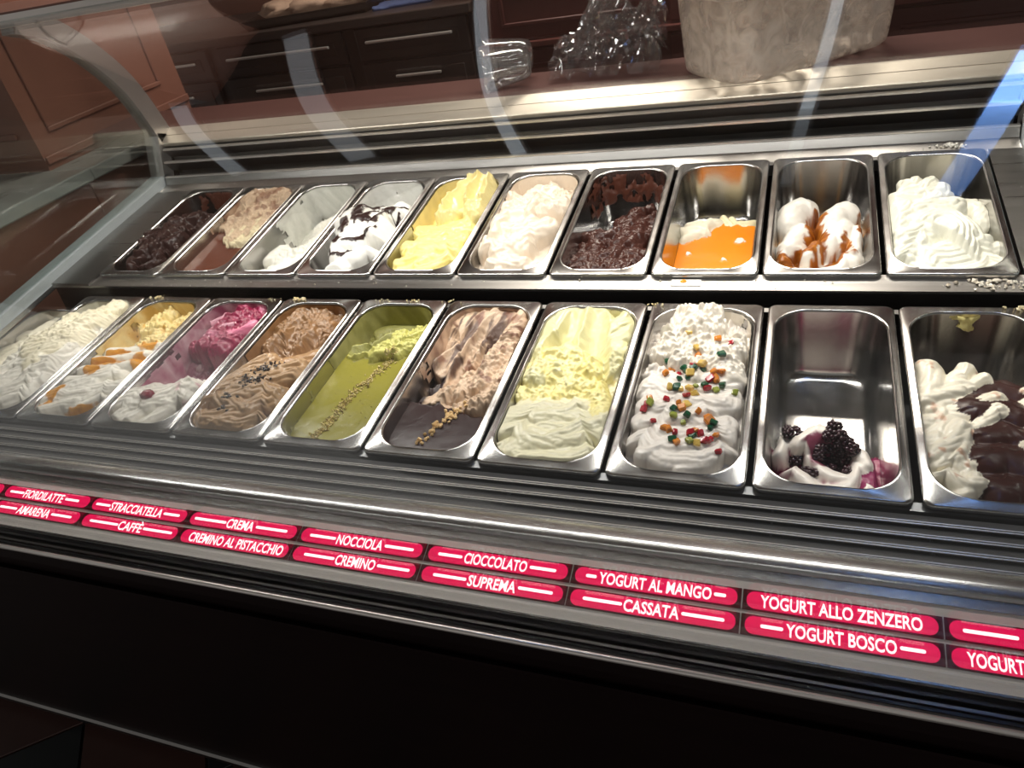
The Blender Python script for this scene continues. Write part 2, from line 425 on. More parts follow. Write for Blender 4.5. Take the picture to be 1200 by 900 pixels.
profile('ledge', [(0.8765, 1.1588), (0.9000, 1.1706), (0.9040, 1.1706), (0.9040, 1.1560), (0.8805, 1.1480)], M['ledge'], x0=X0 - 0.004, x1=X1 + 0.02)
profile('ledge_groove', [(0.8735, 1.1540), (0.8785, 1.1560), (0.8805, 1.1500), (0.8755, 1.1480)], M['black'], x0=X0 - 0.004, x1=X1 + 0.02)
profile('rear_body', [(0.872, 1.138), (0.905, 1.158), (1.040, 1.158), (1.040, 0.0), (0.872, 0.0)], M['panel'])
# left filler plate beside the rear pans
def tier_plate(name, xa, xb, ya, yb, mat):
    v = [back_pt(xa, ya, -0.003), back_pt(xb, ya, -0.003), back_pt(xb, yb, -0.003), back_pt(xa, yb, -0.003)]
    v += [p - Vector((0, 0, 0.01)) for p in v]
    f = [(0, 1, 2, 3), (7, 6, 5, 4), (0, 4, 5, 1), (1, 5, 6, 2), (2, 6, 7, 3), (3, 7, 4, 0)]
    return link(name, mesh_py(name, v, f), mat, case)
tier_plate('filler_plate', 0.010, PITCH - 0.001, -0.028, 0.36, M['dark_steel'])
tier_plate('filler_plate', PITCH * 11 + 0.001, X1 + 0.0127, -0.028, 0.36, M['dark_steel'])

# end frames with their panes
def end_frame(x, sgn):
    w2 = 0.010
    rail = [(0.832, 1.0545), (0.80, 1.0490), (0.23, 0.9670), (0.10, 0.9560), (-0.16, 0.9720)]
    post = [(0.822, 1.045), (0.868, 1.166)]
    arc = catmull([(0.880, 1.150), (0.835, 1.290), (0.765, 1.388), (0.690, 1.452), (0.610, 1.484)], 6)
    xa, xb = (x - 0.035, x + 0.010) if sgn < 0 else (x - 0.010, x + 0.035)
    ribbon('end_rail', [(p, q + 0.010) for p, q in rail], 0.024, xa, xb, M['seal'], case)
    ribbon('rail_trim', [(p, q - 0.004) for p, q in rail], 0.010, x + 0.0095 if sgn < 0 else x - 0.0125, x + 0.0125 if sgn < 0 else x - 0.0095, M['steel'], case)
    ribbon('end_post', post, 0.034, xa, xb, M['alu'], case)
    ribbon('end_arch', arc, 0.050, xa + 0.008, xb, M['alu'], case)
    # pane: polygon in the y-z plane
    fr = [(-0.18, 0.98), (-0.17, 1.12), (-0.10, 1.27), (0.05, 1.39), (0.30, 1.46), (0.58, 1.488)]
    pts = [(0.12, 0.962), (0.23, 0.972), (0.80, 1.054), (0.825, 1.060), (0.866, 1.160)] + arc[1:-1] + fr[::-1]
    n = len(pts)
    v = [(x - 0.002, y, z) for y, z in pts] + [(x + 0.002, y, z) for y, z in pts]
    f = [tuple(range(n))[::-1], tuple(range(n, 2 * n))] + [(i, (i + 1) % n, n + (i + 1) % n, n + i) for i in range(n)]
    g = link('end_pane', mesh_py('end_pane', v, f), M['end_glass'], case)
end_frame(X0 - 0.012, -1)
end_frame(X1 + 0.012, 1)
# canopy rail and lamp
profile('canopy_rail', [(0.338, 1.493), (0.352, 1.491), (0.356, 1.508), (0.342, 1.511)], M['trim'], x0=CX0, x1=CX1)
profile('canopy_top', [(0.625, 1.486), (0.630, 1.500), (0.560, 1.518), (0.440, 1.522), (0.345, 1.514), (0.345, 1.509), (0.440, 1.514), (0.555, 1.508)], M['wood'], x0=CX0, x1=CX1)
bm = bmesh.new()
bmesh.ops.create_cone(bm, cap_ends=True, segments=14, radius1=0.008, radius2=0.008, depth=1.86, matrix=Matrix.Translation((0.95, 0.38, 1.501)) @ Matrix.Rotation(math.pi / 2, 4, 'Y'))
link('lamp_tube', bm_mesh('lamp_tube', bm), M['lamp'], case, smooth=False)
# curved front glass
gp = catmull([(-0.2170, 0.936), (-0.2150, 1.020), (-0.1900, 1.150), (-0.1200, 1.270), (0.0100, 1.375), (0.1800, 1.450), (0.3400, 1.500)], 9)
ribbon('front_glass', gp, 0.006, CX0, CX1, M['glass'], case)

# ------------------------------------------------------------------ worktop, marble counter, back bar
wt = box('worktop', -0.232, 2.6, 0.905, 1.088, 1.159, 1.171, M['worktop'], None, 0.003)
tag(wt, 'narrow brown wooden worktop running along the staff side of the gelato case', 'worktop')
wc = empty('side_counter', (-0.5, 0.5, 0))
tag(wc, 'side counter with a grey marble slab top beside the end pane', 'counter')
def rel(o, root):
    o.parent = root; o.matrix_parent_inverse = Matrix.Translation(-Vector(root.location))
    return o
rel(box('marble_top', -0.95, -0.10, 0.10, 0.7395, 1.100, 1.132, M['marble'], None, 0.004), wc)

rel(box('counter_side', -0.95, -0.125, 0.12, 0.738, 0.0, 1.100, M['wood'], None, 0.002), wc)
wc2 = empty('side_counter', (-0.18, 0.98, 0))
tag(wc2, 'narrow counter with a grey marble top running along the wooden wall', 'counter')
rel(box('marble_top', -0.239, -0.10, 0.7405, 1.24, 1.100, 1.132, M['marble'], None, 0.004), wc2)
rel(box('counter_side', -0.238, -0.125, 0.741, 1.22, 0.0, 1.100, M['wood'], None, 0.002), wc2)

YB = 1.90
bb = empty('back_bar', (0.6, 2.2, 0))
tag(bb, 'dark espresso back bar cabinet with long handled drawers behind the worktop', 'cabinet')
rel(box('carcass', -1.6, 0.52, YB + 0.012, 2.50, 0.0, 1.20, M['espresso']), bb)
rel(box('counter_top', -1.6, 0.53, YB - 0.03, 2.52, 1.20, 1.232, M['espresso'], None, 0.004), bb)
def drawer(x0, x1, z0, z1, hx0, hx1, hz, mat):
    d = rel(box('drawer', x0, x1, YB - 0.006, YB + 0.012, z0, z1, mat, None, 0.003), bb)
    pn = box('drawer_panel', x0 + 0.035, x1 - 0.035, YB - 0.010, YB - 0.0055, z0 + 0.03, z1 - 0.03, mat, None, 0.002, 1)
    pn.parent = d
    h = box('handle', hx0, hx1, YB - 0.034, YB - 0.022, hz - 0.005, hz + 0.005, M['trim'], None, 0.003)
    h.parent = d
    for xx in (hx0 + 0.03, hx1 - 0.03):
        s = box('handle_post', xx - 0.004, xx + 0.004, YB - 0.024, YB - 0.004, hz - 0.004, hz + 0.004, M['chrome'])
        s.parent = d
for xa in (-1.18, -0.56, 0.06):
    x1_ = min(xa + 0.565, 0.50)
    drawer(xa, x1_, 1.085, 1.192, xa + 0.05, x1_ - 0.05, 1.150, M['espresso'])
    drawer(xa, x1_, 0.90, 1.075, xa + 0.14, x1_ - 0.12, 1.028, M['espresso'])
    drawer(xa, x1_, 0.60, 0.89, xa + 0.14, x1_ - 0.12, 0.80, M['espresso'])

rc = empty('tall_cabinet', (1.6, 2.2, 0))
tag(rc, 'reddish brown panelled cabinet standing beside the dark back bar', 'cabinet')
rel(box('carcass', 0.54, 3.6, YB, 2.50, 0.0, 2.2, M['redwood']), rc)
for k in range(5):
    xa = 0.58 + 0.6 * k
    for za, zb in ((0.62, 1.06), (1.10, 1.30), (1.34, 2.10)):
        d = rel(box('door', xa, xa + 0.56, YB - 0.016, YB, za, zb, M['redwood'], None, 0.003), rc)
        for (p, q_, r_, s_) in ((xa + 0.05, xa + 0.51, za + 0.04, za + 0.052), (xa + 0.05, xa + 0.51, zb - 0.052, zb - 0.04), (xa + 0.05, xa + 0.062, za + 0.052, zb - 0.052), (xa + 0.498, xa + 0.51, za + 0.052, zb - 0.052)):
            mo = box('moulding', p, q_, YB - 0.022, YB - 0.015, r_, s_, M['redwood'], None, 0.002, 1); mo.parent = d
    if k < 2:
        pass
rel(box('shelf_rail', 0.54, 3.6, YB - 0.035, YB, 1.072, 1.092, M['redwood'], None, 0.003), rc)

# tray of bread and a folded cloth on the back bar
tr = empty('bread_tray', (-0.18, 2.08, 1.232), (0, 0, R(8)))
tag(tr, 'shallow tray holding pale flat bread on the dark back bar', 'tray')
bm = bmesh.new()
lo = [(-0.24, -0.13), (0.24, -0.13), (0.24, 0.13), (-0.24, 0.13)]
vv = [bm.verts.new((x, y, 0.0)) for x, y in lo] + [bm.verts.new((x * 1.08, y * 1.14, 0.035)) for x, y in lo] + [bm.verts.new((x * 1.06, y * 1.11, 0.035)) for x, y in lo] + [bm.verts.new((x * 0.98, y * 0.97, 0.006)) for x, y in lo]
for a_, b_ in ((0, 4), (4, 8), (8, 12)):
    for i in range(4):
        j = (i + 1) % 4; bm.faces.new((vv[a_ + i], vv[a_ + j], vv[b_ + j], vv[b_ + i]))
bm.faces.new([vv[i] for i in (3, 2, 1, 0)]); bm.faces.new([vv[12 + i] for i in range(4)])
link('tray', bm_mesh('tray', bm), M['dark_steel'], tr)
def lump_me(name, rx, ry, rz, seed, amp, n=3, flat=True):
    bm = bmesh.new(); bmesh.ops.create_icosphere(bm, subdivisions=n, radius=1.0)
    P = np.array([v.co[:] for v in bm.verts])
    d = 1 + amp * fbm(P[:, 0] * 1.7 + 3 * P[:, 2], P[:, 1] * 1.7 - 2 * P[:, 2], seed, 3)
    for v, k in zip(bm.verts, d):
        v.co = Vector((v.co.x * rx * k, v.co.y * ry * k, (v.co.z * rz * k)))
    return bm_mesh(name, bm)
for k in range(3):
    o = link('bread', lump_me('bread', 0.10, 0.10, 0.035, 40 + k, 0.5), M['bread'], tr, (-0.13 + 0.13 * k, 0.01 * (-1) ** k, 0.045), smooth=True)
xs = np.linspace(-0.11, 0.11, 24); ys = np.linspace(-0.07, 0.07, 16)
v = []; f = []
for j, y in enumerate(ys):
    for i, x in enumerate(xs):
        v.append((x, y, 0.012 + 0.012 * float(fbm(np.array([x * 22]), np.array([y * 22]), 5, 3)[0])))
nb = len(v)
v += [(p[0], p[1], 0.0) for p in v]
for j in range(15):
    for i in range(23):
        q_ = j * 24 + i; f.append((q_, q_ + 1, q_ + 25, q_ + 24)); f.append((nb + q_, nb + q_ + 24, nb + q_ + 25, nb + q_ + 1))
rim_i = [i for i in range(24)] + [24 * j + 23 for j in range(1, 16)] + [15 * 24 + i for i in range(22, -1, -1)] + [24 * j for j in range(14, 0, -1)]
for a_, b_ in zip(rim_i, rim_i[1:] + rim_i[:1]): f.append((a_, nb + a_, nb + b_, b_))
cl = link('folded_cloth', mesh_py('folded_cloth', v, f), M['bluecloth'], None, (0.21, 2.06, 1.232), (0, 0, R(10)), True)
tag(cl, 'blue folded cloth lying on the dark back bar beside the bread tray', 'cloth')

# ------------------------------------------------------------------ gelato pans
D = 0.112
OHW, OHL = 0.0826, 0.1805
IHW, IHL = 0.0712, 0.1650
def rr(hw, hl, r, nc=9, ns=5):
    pts = []
    for sx, sy, a0 in ((1, 1, 0), (-1, 1, 90), (-1, -1, 180), (1, -1, 270)):
        cx, cy = sx * (hw - r), sy * (hl - r)
        arc = [(cx + r * math.cos(R(a0 + 90 * i / nc)), cy + r * math.sin(R(a0 + 90 * i / nc))) for i in range(nc + 1)]
        pts.append(arc)
    out = []
    for k in range(4):
        out += pts[k]
        p, q_ = pts[k][-1], pts[(k + 1) % 4][0]
        out += [(p[0] + (q_[0] - p[0]) * i / ns, p[1] + (q_[1] - p[1]) * i / ns) for i in range(1, ns)]
    return out
def inner_dims(z):
    """half width, half length and corner radius of the bowl at height z below the rim (z <= 0)"""
    t = np.clip(-np.asarray(z, float) / D, 0, 1)
    k = np.sqrt(np.clip(1 - np.clip((t - 0.86) / 0.14, 0, 1) ** 2, 0, 1)) - 1     # fillet towards the bottom
    return IHW - 0.0115 * t + 0.014 * k, IHL - 0.0130 * t + 0.014 * k, np.clip(0.042 - 0.006 * t, 0.01, 1)
def pan_meshes():
    rim_prof = [(OHW - 0.0012, OHL - 0.0012, 0.010, -0.0085), (OHW, OHL, 0.011, -0.0080), (OHW, OHL, 0.011, -0.0022), (OHW - 0.0010, OHL - 0.0010, 0.011, -0.0006), (OHW - 0.0028, OHL - 0.0028, 0.011, 0.0),
                (IHW + 0.0040, IHL + 0.0040, 0.045, -0.0004), (IHW + 0.0022, IHL + 0.0022, 0.0435, 0.0006), (IHW + 0.0008, IHL + 0.0008, 0.0425, 0.0), (IHW, IHL, 0.042, -0.0020)]
    loops = [[(x, y, z + D) for x, y in rr(a_, b_, c_)] for a_, b_, c_, z in rim_prof]
    def loft(name, loops, cap=False):
        n = len(loops[0]); v = [p for l in loops for p in l]; f = []
        for k in range(len(loops) - 1):
            for i in range(n):
                j = (i + 1) % n; f.append((k * n + i, k * n + j, (k + 1) * n + j, (k + 1) * n + i))
        if cap: f.append(tuple((len(loops) - 1) * n + i for i in range(n)))
        return mesh_py(name, v, f)
    rim = loft('rim', loops)
    bl = []
    for z in (-0.0020, -0.02, -0.045, -0.07, -0.09, -0.098, -0.103, -0.107, -0.1095, -0.111, -0.1117):
        a_, b_, c_ = inner_dims(z); bl.append([(x, y, z + D) for x, y in rr(float(a_), float(b_), float(c_))])
    a_, b_, c_ = inner_dims(-0.1117)
    bl.append([(x * 0.5, y * 0.5, 0.0) for x, y in rr(float(a_), float(b_), float(c_))])
    bowl = loft('bowl', bl, True)
    for me in (rim, bowl):
        me.polygons.foreach_set('use_smooth', [True] * len(me.polygons)); me.materials.append(M['pan'])
        if hasattr(me, 'set_sharp_from_angle'): me.set_sharp_from_angle(angle=R(50))
    return rim, bowl
RIM_ME, BOWL_ME = pan_meshes()
# the bowl needs thickness seen from below as well: a thin shell
for me in (BOWL_ME,):
    bm = bmesh.new(); bm.from_mesh(me)
    bmesh.ops.recalc_face_normals(bm, faces=bm.faces)
    bm.to_mesh(me); bm.free()

def pan_tf(row, k):
    if row == 'F':      # the pan in the corner hangs lower, under the end rail
        return front_pt(PITCH * (k + 0.5), 0.181, -D - (0.03 if k == 0 else 0.0)), (TF, 0, 0)
    return back_pt(PITCH * (k + 0.5), 0.181, -D), (TB, 0, 0)
def make_pan(row, k, label):
    loc, rot = pan_tf(row, k)
    rnd = random.Random(100 + k + (50 if row == 'B' else 0))
    t = empty('gelato_pan', loc, (rot[0], 0, R(rnd.uniform(-0.35, 0.35))))
    tag(t, label, 'pan', 'front row of gelato pans' if row == 'F' else 'back row of gelato pans')
    for nm, me in (('rim', RIM_ME), ('bowl', BOWL_ME)):
        o = bpy.data.objects.new(nm, me); col.objects.link(o); o.parent = t
    return t

# ------------------------------------------------------------------ gelato surfaces
class Gel:
    """A gelato surface laid out over the bowl: X across (-.07 .. .07), Y from the front (0) to the rear (.33)."""
    def __init__(s, seed, fine=True):
        nx, ny = (96, 220) if fine else (80, 186)
        s.seed = seed; s.rnd = random.Random(seed)
        u = np.linspace(-1, 1, nx + 1); v_ = np.linspace(-1, 1, ny + 1)
        s.U, s.V = np.meshgrid(u, v_)
        s.X = s.U * IHW; s.Y = (s.V + 1) * IHL
        s.h = np.full(s.X.shape, -0.2); s.c = np.zeros(s.X.shape + (3,)); s.lay = np.zeros(s.X.shape, int)
        wx = 0.004 * fbm(s.X * 40, s.Y * 40, seed + 1, 2); wy = 0.004 * fbm(s.X * 40 + 9, s.Y * 40, seed + 2, 2)
        s.Xw = s.X + wx; s.Yw = s.Y + wy
    def n(s, sc, k=0, o=4): return fbm(s.X * sc + 31.7 * k, s.Y * sc - 11.3 * k, s.seed + 5 * k + 3, o)
    def box(s, x0, x1, y0, y1, soft=0.012, wob=0.012, sc=45, k=0):
        wv = wob * s.n(sc, k + 7, 3)
        X, Y = s.X + wv, s.Y + wob * s.n(sc, k + 8, 3)
        return sstep(x0 - soft, x0, X) * sstep(x1 + soft, x1, X) * sstep(y0 - soft, y0, Y) * sstep(y1 + soft, y1, Y)
    def blob(s, x, y, rx, ry, ang=0, wob=0.25, sc=50, k=0):
        c_, s_ = math.cos(R(ang)), math.sin(R(ang))
        dx, dy = s.X - x, s.Y - y
        d = np.sqrt(((dx * c_ + dy * s_) / rx) ** 2 + ((-dx * s_ + dy * c_) / ry) ** 2) + wob * s.n(sc, k + 3, 3)
        return sstep(1.12, 0.88, d)
    def put(s, z, c_, lay=0, mask=None):
        z = np.asarray(z) + 0 * s.h
        w_ = z > s.h
        if mask is not None: w_ &= mask > 0.5
        s.h = np.where(w_, z, s.h); s.c[w_] = np.broadcast_to(np.asarray(c_), s.c.shape)[w_]; s.lay[w_] = lay
    def dist(s, pts, n=7):
        P = np.array(catmull(pts, n)) if len(pts) > 2 else np.array([np.array(pts[0]) + (np.array(pts[1]) - np.array(pts[0])) * t for t in np.linspace(0, 1, 6)])
        best = np.full(s.X.shape, 9.0); tt = np.zeros(s.X.shape); sd = np.zeros(s.X.shape)
        for i in range(len(P) - 1):
            a_, b_ = P[i], P[i + 1]; d = b_ - a_; l2 = d @ d + 1e-12
            t = np.clip(((s.Xw - a_[0]) * d[0] + (s.Yw - a_[1]) * d[1]) / l2, 0, 1)
            ex = s.Xw - a_[0] - t * d[0]; ey = s.Yw - a_[1] - t * d[1]
            dd = np.hypot(ex, ey); w_ = dd < best
            best = np.where(w_, dd, best); tt = np.where(w_, (i + t) / (len(P) - 1), tt)
            sd = np.where(w_, np.sign(d[0] * ey - d[1] * ex), sd)
        return best, tt, sd
    def stroke(s, pts, w_, z, c_, drop=0.014, streak=0.0012, freq=2.5, lay=0, p=2.2, tilt=0.0):
        d, t, sd = s.dist(pts)
        z0, z1 = (z, z) if np.isscalar(z) else z
        k = d / w_
        lat = k * sd
        zt = z0 + (z1 - z0) * t - drop * np.clip(k, 0, 3) ** p + tilt * lat
        ph = lat * freq + 0.6 * s.n(30, 4, 2) + 2.0 * t
        zt = zt + streak * (np.abs(np.sin(np.pi * ph)) ** 0.6 - 0.6)
        jit = 1 + 0.05 * s.rnd.uniform(-1, 1)
        s.put(np.where(k < 1.0, zt, -0.2), np.array(c_) * jit, lay)
    def carve(s, pts, w_, z, depth=0.03, c_=None, lay=None, streak=0.0006):
        d, t, sd = s.dist(pts)
        z0, z1 = (z, z) if np.isscalar(z) else z
        k = d / w_
        zt = z0 + (z1 - z0) * t + depth * k ** 2 + streak * np.sin(9 * k * sd + 5 * s.n(25, 6, 2))
        w2 = (k < 1.0) & (zt < s.h)
        s.h = np.where(w2, zt, s.h)
        if c_ is not None: s.c[w2] = c_
        if lay is not None: s.lay[w2] = lay
    def heap(s, x0, x1, y0, y1, zf, n, w_, ln, ang, c_, var=25, jz=0.004, drop=0.014, streak=0.0012, freq=2.5, bow=0.25, lay=0):
        for i in range(n):
            cx = s.rnd.uniform(x0, x1); cy = y0 + (y1 - y0) * (i + s.rnd.random()) / n
            a_ = R(ang + s.rnd.uniform(-var, var)); l_ = ln * s.rnd.uniform(0.6, 1.25)
            dx, dy = math.cos(a_) * l_ / 2, math.sin(a_) * l_ / 2
            b_ = bow * l_ * s.rnd.uniform(-1, 1)
            pts = [(cx - dx, cy - dy), (cx - dy * 2 * b_ / l_ * 0.5, cy + dx * 2 * b_ / l_ * 0.5), (cx + dx, cy + dy)]
            z = zf(cx, cy) if callable(zf) else zf
            s.stroke(pts, w_ * s.rnd.uniform(0.7, 1.3), z + s.rnd.uniform(-jz, jz), c_, drop, streak, freq, lay, tilt=s.rnd.uniform(-0.003, 0.003))
    def rough(s, m_, amp, sc, o=4):
        r_ = s.n(sc, 11, o); r2 = s.n(sc * 2.3, 12, 3)
        s.h = s.h + m_ * amp * (np.abs(r_) * 2 - 0.5 + 0.7 * np.abs(r2) - 0.2)
    def paint(s, m_, c_, raise_=0.0, lay=None, a_=1.0):
        k = np.clip(m_ * a_, 0, 1)[..., None]
        s.c = s.c * (1 - k) + np.array(c_) * k
        s.h = s.h + raise_ * m_
        if lay is not None: s.lay = np.where(m_ > 0.5, lay, s.lay)
    def blur(s, it=1):
        for _ in range(it):
            p = np.pad(s.h, 1, mode='edge')
            bl = (p[1:-1, 1:-1] * 4 + (p[:-2, 1:-1] + p[2:, 1:-1] + p[1:-1, :-2] + p[1:-1, 2:]) * 2 + p[:-2, :-2] + p[2:, 2:] + p[:-2, 2:] + p[2:, :-2]) / 16
            s.h = np.where(np.abs(bl - s.h) < 0.03, 0.45 * s.h + 0.55 * bl, s.h)
    def finish(s, edge=1.5, lip=-0.004, blur=1, shade=0.05, micro=0.0016):
        s.blur(blur)
        s.h = s.h + micro * (np.abs(s.n(75, 51, 3)) - 0.25) * (s.lay == 0)
        e = np.minimum((1 - np.abs(s.U)) * IHW, (1 - np.abs(s.V)) * IHL)
        r = 0.042; cxd = np.clip(np.abs(s.X) - (IHW - r), 0, None); cyd = np.clip(np.abs(s.Y - IHL) - (IHL - r), 0, None)
        lim = lip + 0.0015 * s.n(60, 2, 2) + e * edge
        keep0 = s.h; s.h = np.maximum(s.h, -0.10); s.blur(14); sm = s.h; s.h = keep0
        det = np.clip(keep0 - sm, -0.006, 0.006)
        s.h = np.where(s.h > lim, np.minimum(sm, lim) + det * np.clip(e / 0.006, 0, 1), s.h)
        s.keep = s.h > -D + 0.0015
        s.h = np.maximum(s.h, -D + 0.0006)
        hw, hl, r_ = inner_dims(np.minimum(s.h, 0))
        hw = hw - 0.0004; hl = hl - 0.0004
        px, py = s.U * hw, s.V * hl
        L_ = np.hypot(px, py) + 1e-9; dx, dy = np.abs(px) / L_, np.abs(py) / L_
        tr_ = np.minimum(hw / np.maximum(dx, 1e-9), hl / np.maximum(dy, 1e-9))
        cx, cy = hw - r_, hl - r_
        cor = (tr_ * dx > cx) & (tr_ * dy > cy)
        cd_ = cx * dx + cy * dy
        tc_ = cd_ + np.sqrt(np.maximum(cd_ ** 2 - (cx ** 2 + cy ** 2 - r_ ** 2), 0))
        k = np.where(cor, tc_ / tr_, 1.0)
        s.PX, s.PY = px * k, py * k
        s.PZ = s.h + D
        s.c = np.clip(s.c * (1 + shade * s.n(70, 21, 3))[..., None], 0, 1)
    def at(s, x, y):
        i = int(round((x / IHW + 1) / 2 * (s.U.shape[1] - 1))); j = int(round((y / IHL) / 2 * (s.U.shape[0] - 1)))
        i = max(1, min(s.U.shape[1] - 2, i)); j = max(1, min(s.U.shape[0] - 2, j))
        return Vector((s.PX[j, i], s.PY[j, i], s.PZ[j, i]))
    def meshes(s, mats, names, parent):
        ny, nx = s.U.shape
        idx = np.arange(ny * nx).reshape(ny, nx)
        q_ = np.stack([idx[:-1, :-1], idx[:-1, 1:], idx[1:, 1:], idx[1:, :-1]], -1).reshape(-1, 4)
        kp = s.keep.ravel()[q_].any(1)
        lay = s.lay.ravel()[q_].max(1)
        V_ = np.stack([s.PX, s.PY, s.PZ], -1).reshape(-1, 3)
        C_ = np.concatenate([s.c.reshape(-1, 3), np.ones((ny * nx, 1))], 1)
        for li, (mt, nm) in enumerate(zip(mats, names)):
            F = q_[kp & (lay == li)]
            if len(F) == 0: continue
            used = np.unique(F); mp = np.full(ny * nx, -1); mp[used] = np.arange(len(used))
            o = raw_mesh(nm, V_[used], mp[F], C_[used], mt, parent)

def raw_mesh(nm, V_, F, C_, mt, parent):
    me = bpy.data.meshes.new(nm)
    me.vertices.add(len(V_)); me.vertices.foreach_set('co', V_.astype(np.float32).ravel())
    me.loops.add(F.size); me.loops.foreach_set('vertex_index', F.astype(np.int32).ravel())
    me.polygons.add(len(F)); me.polygons.foreach_set('loop_start', np.arange(0, F.size, F.shape[1], dtype=np.int32))
    me.polygons.foreach_set('use_smooth', np.ones(len(F), bool))
    me.update(); me.validate()
    ca = me.color_attributes.new('Col', 'FLOAT_COLOR', 'POINT')
    ca.data.foreach_set('color', C_.astype(np.float32).ravel())
    me.materials.append(mt)
    o = bpy.data.objects.new(nm, me); col.objects.link(o); o.parent = parent
    return o

SM_LOOP = None
def smear(parent, seed, c_, win, thr=0.0, sc=30, thick=0.0016, zlo=-0.105, zhi=-0.003, mat='gel', c2=None):
    """Gelato left on the bowl wall, and one painted reflection. win(a, z): 0..1 weight; a = angle in degrees round the bowl, 0 right, 90 rear."""
    loop = np.array(rr(1.0, IHL / IHW, 0.042 / IHW, 26, 40))
    nz = 46
    zs = np.linspace(zlo, zhi, nz)
    n = len(loop); V_ = []; Mk = []
    per = np.concatenate([[0], np.cumsum(np.hypot(*(loop[1:] - loop[:-1]).T))]) * IHW
    for z in zs:
        hw, hl, r_ = [float(t) for t in inner_dims(z)]
        lp = np.array(rr(hw, hl, r_, 26, 40))
        ang = np.degrees(np.arctan2(lp[:, 1], lp[:, 0])) % 360
        mk = win(ang, z) + 1.35 * fbm(per * sc, np.full(n, z * sc * 0.8), seed, 4) - thr
        mk = np.minimum(mk, (z - zlo) * 60 + 0.02)
        t_ = thick * np.clip(mk * 3, 0.12, 1.4) * (1 + 0.5 * fbm(per * 120, np.full(n, z * 120), seed + 4, 3))
        sx = (hw - t_) / hw; sy = (hl - t_) / hl
        V_.append(np.stack([lp[:, 0] * sx, lp[:, 1] * sy, np.full(n, z + D)], 1)); Mk.append(mk)
    Mk = np.array(Mk); V_ = np.array(V_).reshape(-1, 3)
    idx = np.arange(nz * n).reshape(nz, n); nxt = np.roll(idx, -1, 1)
    F = np.stack([idx[:-1], nxt[:-1], nxt[1:], idx[1:]], -1).reshape(-1, 4)[:, ::-1]
    F = F[(Mk.ravel()[F] > 0).all(1)]
    if len(F) == 0: return
    used = np.unique(F); mp = np.full(nz * n, -1); mp[used] = np.arange(len(used))
    C_ = np.ones((nz * n, 4)); b_ = np.clip(0.5 + 1.5 * fbm(V_[:, 0] * 45 + V_[:, 2] * 30, V_[:, 1] * 45, seed + 9, 3), 0, 1)[:, None]
    C_[:, :3] = np.array(c_) * (1 - b_) + np.array(c2 if c2 else c_) * b_
    raw_mesh('wall_smear', V_[used], mp[F], C_[used], M[mat], parent)
def arcw(a0, a1, z0=-0.12, z1=0.01, soft=14):
    """window between angles a0 and a1 (degrees) and heights z0..z1"""
    def f_(a_, z):
        c_ = (a0 + a1) / 2; hlf = (a1 - a0) / 2
        d = np.abs((a_ - c_ + 180) % 360 - 180)
        wz = float(sstep(z0 - 0.006, z0 + 0.006, z) * sstep(z1 + 0.006, z1 - 0.006, z))
        return 0.62 * np.clip((hlf - d) / soft, -1, 1) - 1.2 * (1 - wz)
    return f_
def wmax(*fs):
    return lambda a_, z: np.maximum.reduce([f_(a_, z) for f_ in fs])

def gelato(row, k, label, grp=None):
    loc, rot = pan_tf(row, k)
    t = empty('gelato', loc, rot)
    tag(t, label, 'gelato')
    return t

def chip_me(name, kind, rnd):
    bm = bmesh.new()
    if kind == 'cube':
        bmesh.ops.create_cube(bm, size=1.0)
        for v_ in bm.verts: v_.co *= rnd.uniform(0.75, 1.15); v_.co.z *= 0.8
        bmesh.ops.bevel(bm, geom=list(bm.edges), offset=0.16, segments=1, affect='EDGES')
    else:
        bmesh.ops.create_icosphere(bm, subdivisions=1, radius=0.5)
        for v_ in bm.verts: v_.co *= rnd.uniform(0.7, 1.2)
    return bm_mesh(name, bm)
CH = random.Random(5)
CUBES = [chip_me('candied_fruit', 'cube', CH) for _ in range(5)]
NUTS = [chip_me('hazelnut_piece', 'lump', CH) for _ in range(4)]
for me in NUTS: me.materials.append(M['nut'])
CUBE_M = {}
for ci in range(5):
    for si, me in enumerate(CUBES):
        m2 = me.copy(); m2.materials.append(M['candy'][ci]); CUBE_M[ci, si] = m2
def piece(name, me, g, x, y, s, parent, rnd, sink=0.15):
    o = bpy.data.objects.new(name, me); col.objects.link(o); o.parent = parent
    p = g.at(x, y)
    o.location = p + Vector((0, 0, s * (0.5 - sink) * 0.8)); o.scale = (s * rnd.uniform(0.8, 1.2), s * rnd.uniform(0.8, 1.2), s * rnd.uniform(0.7, 1.0))
    o.rotation_euler = (rnd.uniform(-0.5, 0.5), rnd.uniform(-0.5, 0.5), rnd.uniform(0, 6.28))
    return o
